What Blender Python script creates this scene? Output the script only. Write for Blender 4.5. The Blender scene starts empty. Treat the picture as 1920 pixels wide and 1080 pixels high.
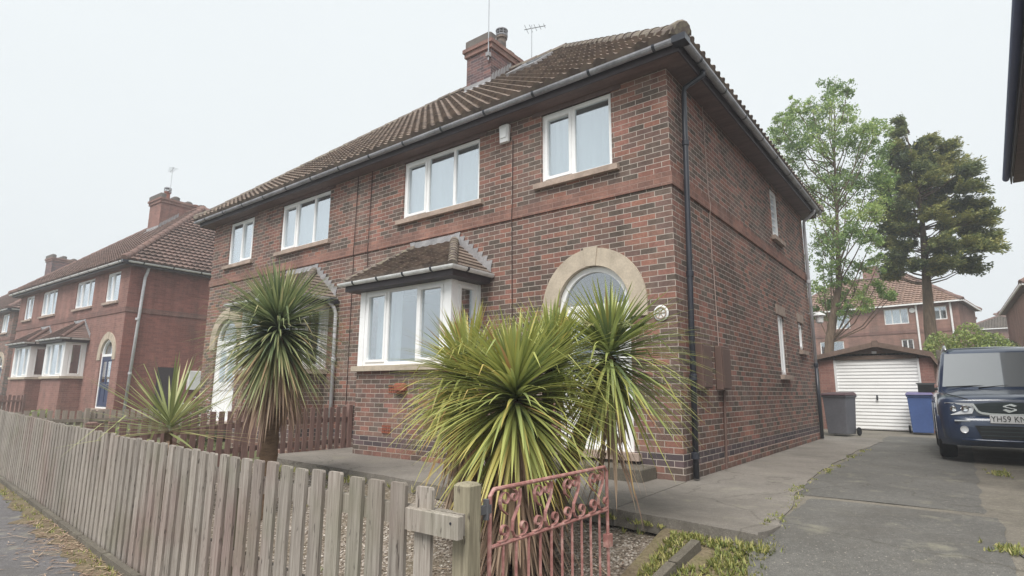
import bpy, bmesh, math, random
from mathutils import Vector, Matrix, noise
import numpy as np
PI = math.pi
sc = bpy.context.scene
COL = sc.collection
R = math.radians

# ------------------------------------------------------------------ camera
cd = bpy.data.cameras.new('camera'); cam = bpy.data.objects.new('camera', cd); COL.objects.link(cam)
cd.sensor_width = 36; cd.lens = 36 * 1067.56 / 1920; cd.clip_end = 600; cd.clip_start = .05
_p, _a, _r = .1794, .6613, .0065
F = Vector((-math.sin(_a), math.cos(_a), 0)); R0 = Vector((math.cos(_a), math.sin(_a), 0)); Zv = Vector((0, 0, 1))
fw = F * math.cos(_p) + Zv * math.sin(_p); u0 = -F * math.sin(_p) + Zv * math.cos(_p)
rt = R0 * math.cos(_r) + u0 * math.sin(_r); upv = -R0 * math.sin(_r) + u0 * math.cos(_r)
mw = Matrix((rt, upv, -fw)).transposed().to_4x4(); mw.translation = Vector((2.6526, -6.7082, 1.0192))
cam.matrix_world = mw
sc.camera = cam
# ------------------------------------------------------------------ sky and light (bright overcast)
w = bpy.data.worlds.new('World'); sc.world = w; w.use_nodes = True
nt = w.node_tree; nt.nodes.clear()
out = nt.nodes.new('ShaderNodeOutputWorld'); bg = nt.nodes.new('ShaderNodeBackground')
sky = nt.nodes.new('ShaderNodeTexSky'); sky.sky_type = 'NISHITA'; sky.sun_disc = False
SUN_EL, SUN_AZ = 56, 20      # azimuth east of the street side
sky.sun_elevation = R(SUN_EL); sky.sun_rotation = R(180 - SUN_AZ); sky.dust_density = 3; sky.air_density = 1
hs = nt.nodes.new('ShaderNodeHueSaturation'); hs.inputs['Saturation'].default_value = .12
tc = nt.nodes.new('ShaderNodeTexCoord'); nz = nt.nodes.new('ShaderNodeTexNoise')
nz.inputs['Scale'].default_value = 1.6; nz.inputs['Detail'].default_value = 4; nz.inputs['Roughness'].default_value = .5
mp = nt.nodes.new('ShaderNodeMapping'); mp.inputs['Scale'].default_value = (1, 1, 2.5)
cr = nt.nodes.new('ShaderNodeValToRGB')
cr.color_ramp.elements[0].position = .3; cr.color_ramp.elements[0].color = (7.95, 8.4, 8.6, 1)
cr.color_ramp.elements[1].position = .75; cr.color_ramp.elements[1].color = (8.2, 8.65, 8.85, 1)
mx = nt.nodes.new('ShaderNodeMixRGB'); mx.inputs[0].default_value = .96
nt.links.new(sky.outputs[0], hs.inputs['Color']); nt.links.new(hs.outputs[0], mx.inputs[1])
nt.links.new(tc.outputs['Generated'], mp.inputs[0]); nt.links.new(mp.outputs[0], nz.inputs['Vector'])
nt.links.new(nz.outputs['Fac'], cr.inputs[0]); nt.links.new(cr.outputs[0], mx.inputs[2])
nt.links.new(mx.outputs[0], bg.inputs[0]); bg.inputs[1].default_value = .1
nt.links.new(bg.outputs[0], out.inputs[0])
sl = bpy.data.lights.new('sun', 'SUN'); sl.energy = 3.6; sl.angle = R(35); sl.color = (1, .97, .92)
so = bpy.data.objects.new('sun', sl); COL.objects.link(so)
az = R(SUN_AZ); el = R(SUN_EL)
sdir = Vector((math.sin(az) * math.cos(el), -math.cos(az) * math.cos(el), math.sin(el)))
so.rotation_euler = sdir.to_track_quat('Z', 'Y').to_euler(); so.location = (5, -20, 30)
sc.view_settings.view_transform = 'Standard'; sc.view_settings.look = 'None'
sc.view_settings.exposure = .21; sc.view_settings.gamma = 1
sc.cycles.max_bounces = 6; sc.cycles.transparent_max_bounces = 12

# ------------------------------------------------------------------ materials
def srgb(r, g, b):
    f = lambda c: (c / 255 / 12.92) if c <= 10 else ((c / 255 + .055) / 1.055) ** 2.4
    return (f(r), f(g), f(b), 1)
class NT:
    def __init__(s, name):
        s.m = bpy.data.materials.new(name); s.m.use_nodes = True; s.t = s.m.node_tree
        s.b = s.t.nodes['Principled BSDF']; s.o = s.t.nodes['Material Output']
    def n(s, typ, **kw):
        x = s.t.nodes.new(typ)
        for k, v in kw.items(): setattr(x, k, v)
        return x
    def l(s, a, b): s.t.links.new(a, b)
    def coord(s, which='Object', scale=(1, 1, 1), rot=(0, 0, 0)):
        c = s.n('ShaderNodeTexCoord'); m = s.n('ShaderNodeMapping'); m.inputs['Scale'].default_value = scale
        m.inputs['Rotation'].default_value = rot
        s.l(c.outputs[which], m.inputs[0]); return m.outputs[0]
    def noise(s, vec, scale, detail=4, rough=.55):
        x = s.n('ShaderNodeTexNoise'); x.inputs['Scale'].default_value = scale; x.inputs['Detail'].default_value = detail
        x.inputs['Roughness'].default_value = rough; s.l(vec, x.inputs['Vector']); return x.outputs['Fac']
    def ramp(s, fac, stops, interp='LINEAR'):
        x = s.n('ShaderNodeValToRGB'); cr = x.color_ramp; cr.interpolation = interp
        while len(cr.elements) < len(stops): cr.elements.new(.5)
        for e, (p, c) in zip(cr.elements, stops):
            e.position = p; e.color = c if len(c) == 4 else (*c, 1)
        s.l(fac, x.inputs[0]); return x.outputs[0]
    def mix(s, fac, a, b, mode='MIX'):
        x = s.n('ShaderNodeMixRGB', blend_type=mode)
        for i, v in ((0, fac), (1, a), (2, b)):
            if hasattr(v, 'links') or hasattr(v, 'is_linked'): s.l(v, x.inputs[i])
            else: x.inputs[i].default_value = v
        return x.outputs[0]
    def math(s, op, a, b):
        x = s.n('ShaderNodeMath', operation=op)
        for i, v in ((0, a), (1, b)):
            if hasattr(v, 'is_linked'): s.l(v, x.inputs[i])
            else: x.inputs[i].default_value = v
        return x.outputs[0]
    def bump(s, h, strength=.4, dist=.01):
        x = s.n('ShaderNodeBump'); x.inputs['Strength'].default_value = strength; x.inputs['Distance'].default_value = dist
        s.l(h, x.inputs['Height']); s.l(x.outputs[0], s.b.inputs['Normal'])
    def fin(s, color, rough=.8, spec=.3, metal=0):
        if hasattr(color, 'is_linked'): s.l(color, s.b.inputs['Base Color'])
        else: s.b.inputs['Base Color'].default_value = color
        if hasattr(rough, 'is_linked'): s.l(rough, s.b.inputs['Roughness'])
        else: s.b.inputs['Roughness'].default_value = rough
        s.b.inputs['Specular IOR Level'].default_value = spec; s.b.inputs['Metallic'].default_value = metal
        return s.m
def G(v): return (v, v, v, 1)

def brick_mat(name, stops, mortar, vary=.35, bw=.225, rh=.075, msz=.0048, dark_base=False, patch=.25, red=False):
    s = NT(name); uv = s.coord('UV')
    def brick(c1, c2, m, off=(0, 0, 0)):
        b = s.n('ShaderNodeTexBrick'); b.offset = .5; b.inputs['Scale'].default_value = 1
        b.inputs['Brick Width'].default_value = bw; b.inputs['Row Height'].default_value = rh
        b.inputs['Mortar Size'].default_value = msz; b.inputs['Mortar Smooth'].default_value = .25
        b.inputs['Color1'].default_value = c1; b.inputs['Color2'].default_value = c2; b.inputs['Mortar'].default_value = m
        # wobble of the joints
        nn = s.n('ShaderNodeTexNoise'); nn.inputs['Scale'].default_value = 9; s.l(uv, nn.inputs['Vector'])
        v = s.n('ShaderNodeVectorMath', operation='SCALE'); v.inputs['Scale'].default_value = .006; s.l(nn.outputs['Color'], v.inputs[0])
        a = s.n('ShaderNodeVectorMath', operation='ADD'); s.l(uv, a.inputs[0]); s.l(v.outputs[0], a.inputs[1])
        s.l(a.outputs[0], b.inputs['Vector']); return b
    b = brick(G(0), G(1), G(.5))
    base = s.ramp(b.outputs['Color'], stops)
    n1 = s.noise(uv, .55, 5, .6); n2 = s.noise(uv, 28, 3)
    n3 = s.noise(s.coord('UV', (3.2, .35, 1)), 1, 4, .6)
    base = s.mix(1, base, s.ramp(n1, [(.3, G(1 - vary)), (.7, G(1 + vary * .5))]), 'MULTIPLY')
    base = s.mix(1, base, s.ramp(n2, [(.25, G(.78)), (.75, G(1.2))]), 'MULTIPLY')
    base = s.mix(1, base, s.ramp(n3, [(.35, G(.8)), (.65, G(1.12))]), 'MULTIPLY')
    base = s.mix(s.ramp(s.noise(s.coord('UV', (1.1, .5, 1)), .9, 6, .7), [(.5, G(0)), (.66, G(.5))]), base, srgb(92, 78, 74))
    n4 = s.noise(uv, 1.3, 6, .7)
    base = s.mix(s.ramp(n4, [(.52, G(0)), (.72, G(patch))]), base, srgb(176, 160, 148))
    if dark_base:
        sx = s.n('ShaderNodeSeparateXYZ'); s.l(uv, sx.inputs[0])
        band = s.ramp(sx.outputs[1], [(.0, G(0)), (.148, G(0)), (.152, G(1)), (.298, G(1)), (.302, G(0))], 'CONSTANT')
        base = s.mix(s.math('MULTIPLY', band, .8), base, s.ramp(b.outputs['Color'], [(0, srgb(72, 66, 72)), (1, srgb(98, 88, 92))]))
    mcol = s.mix(s.noise(uv, 6, 3), mortar, tuple(c * .62 for c in mortar[:3]) + (1,))
    col = s.mix(b.outputs['Fac'], base, mcol)
    h = s.math('ADD', s.math('MULTIPLY', b.outputs['Fac'], -1), s.math('MULTIPLY', n2, .5))
    s.bump(h, .5, .008)
    return s.fin(col, .9, .2)

def simple(name, c, rough=.7, spec=.3, var=.15, scale=3, bump=0, metal=0, det=5, stretch=(1, 1, 1)):
    s = NT(name); v = s.coord('Object', stretch)
    n = s.noise(v, scale, det, .6); n2 = s.noise(v, scale * 9, 3)
    col = s.mix(1, c, s.ramp(n, [(.3, G(1 - var)), (.7, G(1 + var * .7))]), 'MULTIPLY')
    col = s.mix(1, col, s.ramp(n2, [(.3, G(1 - var * .5)), (.7, G(1 + var * .4))]), 'MULTIPLY')
    if bump: s.bump(n2, bump, .01)
    return s.fin(col, rough, spec, metal)

MT = {}
HAZE = .0035
MT['brick'] = brick_mat('weathered_red_brick', [(0, srgb(98, 88, 81)), (.2, srgb(110, 95, 87)), (.4, srgb(121, 98, 92)), (.6, srgb(136, 106, 94)), (.8, srgb(148, 107, 97)), (1, srgb(156, 112, 97))], srgb(196, 185, 175), dark_base=True)
MT['brick2'] = brick_mat('smooth_orange_brick', [(0, srgb(140, 106, 98)), (.5, srgb(150, 112, 103)), (1, srgb(158, 119, 109))], srgb(168, 142, 134), vary=.2, msz=.004, patch=.12)
MT['brick2s'] = brick_mat('deep_red_brick', [(0, srgb(134, 90, 82)), (.5, srgb(144, 97, 88)), (1, srgb(154, 104, 94))], srgb(156, 120, 112), vary=.2, msz=.0035, patch=.08)
MT['brick_ch'] = brick_mat('sooty_chimney_brick', [(0, srgb(88, 78, 84)), (.5, srgb(118, 92, 92)), (1, srgb(146, 108, 102))], srgb(160, 148, 145), patch=.4)
MT['brick_band'] = brick_mat('terracotta_band_brick', [(0, srgb(132, 101, 92)), (1, srgb(156, 116, 103))], srgb(164, 136, 126), vary=.25, patch=.25)
MT['brick_band2'] = brick_mat('plain_band_brick', [(0, srgb(124, 96, 89)), (1, srgb(138, 106, 98))], srgb(154, 116, 108), vary=.18, patch=.15)
MT['brick_bg'] = brick_mat('far_brick', [(0, srgb(142, 110, 100)), (1, srgb(160, 122, 110))], srgb(165, 140, 130), vary=.2, patch=.15)
MT['stone'] = simple('buff_stone', srgb(186, 173, 156), .85, .2, .2, 4, .2)
MT['sillstone'] = simple('sill_stone', srgb(168, 150, 138), .85, .2, .25, 5, .2)
MT['lead'] = simple('lead_flashing', srgb(158, 156, 158), .5, .4, .3, 5, .1)
MT['cap'] = brick_mat('chimney_cap_brick', [(0, srgb(134, 104, 96)), (1, srgb(156, 118, 108))], srgb(160, 140, 132), patch=.4)
MT['mortar'] = simple('lime_mortar', srgb(190, 180, 172), .9, .2, .2, 8, .3)
MT['upvc'] = simple('white_upvc', (.9, .9, .9, 1), .35, .4, .05, 2)
MT['soffit'] = simple('brown_soffit_board', srgb(112, 94, 91), .6, .3, .25, 2, 0, stretch=(1, 4, 1))
MT['fascia'] = simple('dark_fascia_board', srgb(66, 58, 62), .5, .4, .25, 2)
MT['gutter'] = simple('sheen_grey_gutter', srgb(150, 150, 155), .3, .5, .4, 3.5, 0)  # pale grey base stands in for the sky sheen on dark plastic
MT['gutter_bay'] = simple('pale_plastic_gutter', srgb(220, 220, 220), .35, .5, .2, 6, 0)
MT['pipe'] = simple('black_plastic_pipe', srgb(50, 52, 60), .3, .5, .2, 2)
MT['pipe_grey'] = simple('grey_painted_pipe', srgb(150, 150, 155), .35, .5, .25, 2)
MT['pipe_pale'] = simple('pale_grey_pipe', srgb(200, 200, 204), .35, .5, .2, 2)
MT['browncab'] = simple('brown_meter_box_plastic', srgb(106, 86, 79), .55, .3, .1, 2)
MT['wire'] = simple('dark_cable', srgb(70, 52, 48), .6, .3, .1, 2)
MT['wire_l'] = simple('pale_cable', srgb(170, 150, 142), .6, .3, .1, 2)
MT['concrete'] = None
MT['dark'] = simple('room_shade_black', (.03, .028, .03, 1), .9, .1, .1, 1)  # near-black base puts the shade of unlit rooms into the colour
MT['redterr'] = simple('terracotta_vent', srgb(150, 92, 74), .8, .2, .2, 6)

def tile_mat(name, c0, c1, lichen, lf):
    s = NT(name); v = s.coord('Object')
    a = s.n('ShaderNodeAttribute'); a.attribute_name = 'rnd'
    col = s.ramp(a.outputs['Fac'], [(0, c0), (1, c1)])
    n = s.noise(v, .9, 6, .65); n2 = s.noise(v, 14, 4)
    col = s.mix(1, col, s.ramp(n, [(.3, G(.72)), (.7, G(1.2))]), 'MULTIPLY')
    col = s.mix(s.math('MULTIPLY', s.ramp(n2, [(.48, G(0)), (.62, G(1))]), lf), col, lichen)
    s.bump(n2, .3, .01)
    return s.fin(col, .85, .25)
MT['tile'] = tile_mat('brown_pantile', srgb(104, 92, 86), srgb(138, 122, 112), srgb(150, 140, 122), .3)
MT['tile2'] = tile_mat('red_brown_pantile', srgb(104, 86, 80), srgb(126, 104, 97), srgb(140, 126, 116), .25)
MT['tile3'] = tile_mat('salmon_pantile', srgb(138, 114, 102), srgb(158, 132, 118), srgb(158, 140, 126), .3)
MT['ridge'] = tile_mat('grey_ridge_tile', srgb(104, 94, 88), srgb(118, 107, 100), srgb(150, 143, 122), .5)
MT['ridge2'] = tile_mat('red_ridge_tile', srgb(112, 90, 84), srgb(126, 100, 92), srgb(140, 122, 110), .3)

def glass_mat(name, refl=.32, tint=(.9, .94, .95, 1)):
    s = NT(name); s.t.nodes.remove(s.b)
    tr = s.n('ShaderNodeBsdfTransparent'); tr.inputs[0].default_value = tint
    gl = s.n('ShaderNodeBsdfGlossy'); gl.inputs['Roughness'].default_value = .02; gl.inputs[0].default_value = (.92, .96, 1, 1)
    # slight waviness of old double glazing
    v = s.coord('Object'); n = s.noise(v, 1.6, 2); b = s.n('ShaderNodeBump'); b.inputs['Strength'].default_value = .05; b.inputs['Distance'].default_value = .05
    s.l(n, b.inputs['Height']); s.l(b.outputs[0], gl.inputs['Normal'])
    lw = s.n('ShaderNodeLayerWeight'); lw.inputs['Blend'].default_value = .35
    f = s.ramp(lw.outputs['Facing'], [(0, G(refl * .5)), (1, G(min(1, refl * 2.4)))])
    m = s.n('ShaderNodeMixShader'); s.l(f, m.inputs[0]); s.l(tr.outputs[0], m.inputs[1]); s.l(gl.outputs[0], m.inputs[2])
    s.l(m.outputs[0], s.o.inputs[0]); return s.m
MT['glass'] = glass_mat('window_glass', .62)
MT['glass_dark'] = glass_mat('bay_window_glass', .4)
def cloth_mat(name, c):
    s = NT(name); s.fin(c, .9, .1); s.b.inputs['Transmission Weight'].default_value = 0; return s.m
MT['curtain'] = cloth_mat('net_curtain', (.9, .91, .91, 1))
MT['curtain2'] = cloth_mat('cream_curtain', (.62, .60, .56, 1))

def concrete_mat(name, c, cracks=True):
    s = NT(name); v = s.coord('Object'); n = s.noise(v, .8, 6, .65); n2 = s.noise(v, 22, 4, .6); n3 = s.noise(v, 130, 2)
    col = s.mix(1, c, s.ramp(n, [(.3, G(.72)), (.7, G(1.18))]), 'MULTIPLY')
    col = s.mix(1, col, s.ramp(n2, [(.3, G(.85)), (.7, G(1.12))]), 'MULTIPLY')
    col = s.mix(1, col, s.ramp(n3, [(.3, G(.72)), (.5, G(1)), (.72, G(1.3))]), 'MULTIPLY')
    col = s.mix(s.ramp(s.noise(v, 60, 2), [(.66, G(0)), (.7, G(.6))]), col, srgb(176, 168, 156))
    col = s.mix(s.ramp(s.noise(v, .35, 7, .75), [(.5, G(0)), (.62, G(.45))]), col, srgb(84, 80, 74))
    col = s.mix(s.ramp(s.noise(v, 2.3, 6, .7), [(.56, G(0)), (.7, G(.5))]), col, srgb(150, 146, 128))
    # fine cracks
    if cracks:
        vo = s.n('ShaderNodeTexVoronoi'); vo.feature = 'DISTANCE_TO_EDGE'; vo.inputs['Scale'].default_value = .45
        nv = s.n('ShaderNodeTexNoise'); nv.inputs['Scale'].default_value = 2.5; nv.inputs['Detail'].default_value = 5; s.l(v, nv.inputs['Vector'])
        ml = s.n('ShaderNodeVectorMath', operation='MULTIPLY_ADD'); s.l(nv.outputs['Color'], ml.inputs[0]); ml.inputs[1].default_value = (.5, .5, .5); s.l(v, ml.inputs[2])
        s.l(ml.outputs[0], vo.inputs['Vector'])
        col = s.mix(s.ramp(vo.outputs['Distance'], [(0, G(.55)), (.006, G(0))]), col, srgb(70, 66, 58))
    s.bump(n2, .25, .01)
    return s.fin(col, .85, .3)
MT['concrete'] = concrete_mat('worn_concrete', srgb(130, 124, 117))
MT['drive'] = concrete_mat('old_grey_tarmac_drive', srgb(103, 101, 97))
MT['drive2'] = concrete_mat('brownish_concrete_drive', srgb(122, 116, 106))
MT['kerb'] = concrete_mat('kerb_concrete', srgb(104, 98, 88), False)
MT['tarmac'] = concrete_mat('dark_tarmac', srgb(104, 101, 102), False)

def gravel_mat():
    s = NT('gravel_stones'); v = s.coord('Object')
    vo = s.n('ShaderNodeTexVoronoi'); vo.inputs['Scale'].default_value = 48; s.l(v, vo.inputs['Vector'])
    sx = s.n('ShaderNodeSeparateXYZ'); s.l(vo.outputs['Color'], sx.inputs[0])
    col = s.ramp(sx.outputs[0], [(0, srgb(96, 84, 74)), (.3, srgb(140, 128, 114)), (.7, srgb(166, 152, 140)), (1, srgb(205, 196, 186))])
    col = s.mix(1, col, s.ramp(vo.outputs['Distance'], [(.0, G(1.1)), (.9, G(.55))]), 'MULTIPLY')
    n = s.noise(v, 1.1, 5, .6)
    col = s.mix(s.ramp(n, [(.5, G(0)), (.68, G(.6))]), col, srgb(108, 98, 78))
    s.bump(s.math('MULTIPLY', vo.outputs['Distance'], -1), .9, .02)
    return s.fin(col, .9, .2)
MT['gravel'] = gravel_mat()
def soil_mat(name, a, b, c):
    s = NT(name); v = s.coord('Object'); n = s.noise(v, 3.5, 7, .7); n2 = s.noise(v, 40, 4, .7)
    col = s.ramp(n, [(.3, a), (.52, b), (.7, c)]); col = s.mix(1, col, s.ramp(n2, [(.3, G(.6)), (.7, G(1.3))]), 'MULTIPLY')
    s.bump(n2, .6, .02); return s.fin(col, .95, .1)
MT['weedsoil'] = soil_mat('weedy_soil', srgb(98, 86, 72), srgb(124, 112, 92), srgb(116, 110, 80))
MT['earth'] = soil_mat('ground_earth', srgb(96, 92, 74), srgb(104, 106, 78), srgb(110, 118, 80))

def wood_mat(name, c0, c1, stain=None, green=.4):
    s = NT(name); v = s.coord('Object', (30, 30, 1.4)); v2 = s.coord('Object')
    oi = s.n('ShaderNodeObjectInfo'); 
    ad = s.n('ShaderNodeVectorMath', operation='ADD'); s.l(v, ad.inputs[0])
    cb = s.n('ShaderNodeCombineXYZ'); m = s.math('MULTIPLY', oi.outputs['Random'], 50); s.l(m, cb.inputs[2]); s.l(cb.outputs[0], ad.inputs[1])
    n = s.noise(ad.outputs[0], 2.2, 6, .65)
    col = s.ramp(n, [(.28, c0), (.62, c1)])
    col = s.mix(1, col, s.ramp(oi.outputs['Random'], [(0, G(.82)), (1, G(1.14))]), 'MULTIPLY')
    if stain:
        ns = s.noise(v2, .9, 3, .5)
        col = s.mix(s.ramp(ns, [(.5, G(0)), (.68, G(.42))]), col, stain)
        col = s.mix(s.ramp(s.noise(v2, 1.7, 4), [(.5, G(0)), (.72, G(green))]), col, srgb(112, 116, 92))
        # black weather marks
        col = s.mix(s.ramp(s.noise(s.coord('Object', (26, 26, 5)), 1.6, 3), [(.63, G(0)), (.69, G(.75))]), col, srgb(66, 58, 54))
    s.bump(n, .4, .01); return s.fin(col, .85, .2)
MT['fence'] = wood_mat('weathered_grey_wood', srgb(116, 107, 99), srgb(166, 158, 149), srgb(132, 102, 98))
MT['post'] = wood_mat('green_grey_post_wood', srgb(112, 104, 88), srgb(152, 144, 124), srgb(128, 128, 104))
MT['brownfence'] = wood_mat('brown_stained_wood', srgb(104, 80, 76), srgb(142, 116, 108))
MT['greyfence'] = wood_mat('grey_far_fence_wood', srgb(132, 120, 112), srgb(160, 148, 138))
def gate_mat():
    s = NT('faded_red_paint'); v = s.coord('Object'); n = s.noise(v, 14, 5, .65)
    col = s.ramp(n, [(.3, srgb(132, 86, 82)), (.5, srgb(166, 118, 112)), (.66, srgb(192, 156, 147)), (.78, srgb(120, 80, 66))])
    s.bump(n, .3, .005); return s.fin(col, .55, .4)
MT['gate'] = gate_mat()
def leaf_mat(name, stops, tr=.25, rough=.45):
    s = NT(name); a = s.n('ShaderNodeAttribute'); a.attribute_name = 'rnd'
    n = s.noise(s.coord('Object'), 2.0, 3)
    f = s.math('ADD', a.outputs['Fac'], s.math('MULTIPLY', s.math('SUBTRACT', n, .5), .5))
    col = s.ramp(f, stops); s.fin(col, rough, .4)
    tl = s.n('ShaderNodeBsdfTranslucent'); s.l(col, tl.inputs[0])
    m = s.n('ShaderNodeMixShader'); m.inputs[0].default_value = tr
    s.l(s.b.outputs[0], m.inputs[1]); s.l(tl.outputs[0], m.inputs[2]); s.l(m.outputs[0], s.o.inputs[0]); return s.m
MT['palm'] = leaf_mat('strap_leaf_green', [(0, srgb(98, 112, 80)), (.25, srgb(136, 150, 96)), (.5, srgb(166, 174, 104)), (.75, srgb(184, 184, 108)), (.92, srgb(196, 176, 104)), (1, srgb(176, 138, 98))])
MT['palm_d'] = leaf_mat('strap_leaf_dark_green', [(0, srgb(92, 106, 82)), (.4, srgb(126, 140, 102)), (.7, srgb(162, 170, 122)), (.92, srgb(182, 170, 128)), (1, srgb(172, 146, 114))])
MT['palm_y'] = leaf_mat('strap_leaf_yellow_green', [(0, srgb(124, 134, 88)), (.5, srgb(160, 166, 112)), (.85, srgb(190, 186, 134)), (1, srgb(190, 160, 120))])
MT['dead'] = leaf_mat('dead_strap_leaf', [(0, srgb(122, 98, 84)), (.5, srgb(166, 140, 120)), (1, srgb(200, 178, 154))], .1, .8)
MT['broad'] = leaf_mat('broadleaf_foliage', [(0, srgb(96, 120, 76)), (.5, srgb(134, 160, 92)), (.85, srgb(172, 190, 112)), (1, srgb(188, 198, 128))], .4)
MT['conif'] = leaf_mat('conifer_foliage', [(0, srgb(74, 88, 66)), (.45, srgb(112, 124, 78)), (.8, srgb(150, 150, 86)), (1, srgb(168, 162, 96))], .3, .6)
MT['bush'] = leaf_mat('bush_foliage', [(0, srgb(110, 128, 82)), (.6, srgb(156, 170, 98)), (1, srgb(190, 194, 116))], .3)
MT['grass'] = leaf_mat('grass_blades', [(0, srgb(100, 114, 60)), (.5, srgb(146, 150, 80)), (1, srgb(190, 180, 120))], .3)
MT['bark'] = simple('bark', srgb(120, 104, 90), .9, .1, .35, 5, .6, stretch=(3, 3, .6))
MT['palmbark'] = simple('palm_bark', srgb(112, 92, 74), .9, .1, .35, 8, .8, stretch=(1, 1, 4))
MT['white'] = simple('white_paint', (.78, .78, .78, 1), .5, .4, .06, 3)
MT['garage_door'] = simple('white_garage_metal', (.86, .86, .85, 1), .4, .4, .06, 2)
MT['bluedoor'] = simple('navy_door_paint', srgb(60, 70, 100), .4, .4, .1, 2)
MT['bin_grey'] = simple('grey_bin_plastic', srgb(104, 104, 110), .45, .4, .15, 3)
MT['bin_blue'] = simple('blue_bin_plastic', srgb(80, 104, 158), .45, .4, .12, 3)
MT['bin_lid'] = simple('maroon_bin_lid', srgb(84, 62, 66), .45, .4, .12, 3)
MT['bin_lid2'] = simple('violet_bin_lid', srgb(98, 92, 132), .45, .4, .12, 3)
MT['rubber'] = simple('black_rubber', (.02, .02, .022, 1), .8, .2, .2, 6)
MT['barge'] = simple('brown_bargeboard', srgb(122, 104, 94), .8, .2, .25, 4)
MT['felt'] = simple('roofing_felt', srgb(110, 104, 100), .9, .1, .2, 4)
MT['panel'] = simple('grey_green_render', srgb(150, 148, 128), .9, .1, .25, 2)
MT['pot'] = simple('clay_chimney_pot', srgb(128, 116, 108), .85, .2, .25, 6)
MT['pot2'] = simple('red_clay_pot', srgb(150, 104, 92), .85, .2, .25, 6)
MT['alu'] = simple('aluminium', (.55, .56, .58, 1), .4, .5, .1, 5, metal=.9)
MT['darkmetal'] = simple('dark_aerial_metal', (.12, .12, .13, 1), .5, .5, .1, 5)
MT['slate'] = simple('dark_slate', srgb(78, 76, 74), .7, .3, .25, 5, .2)

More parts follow.
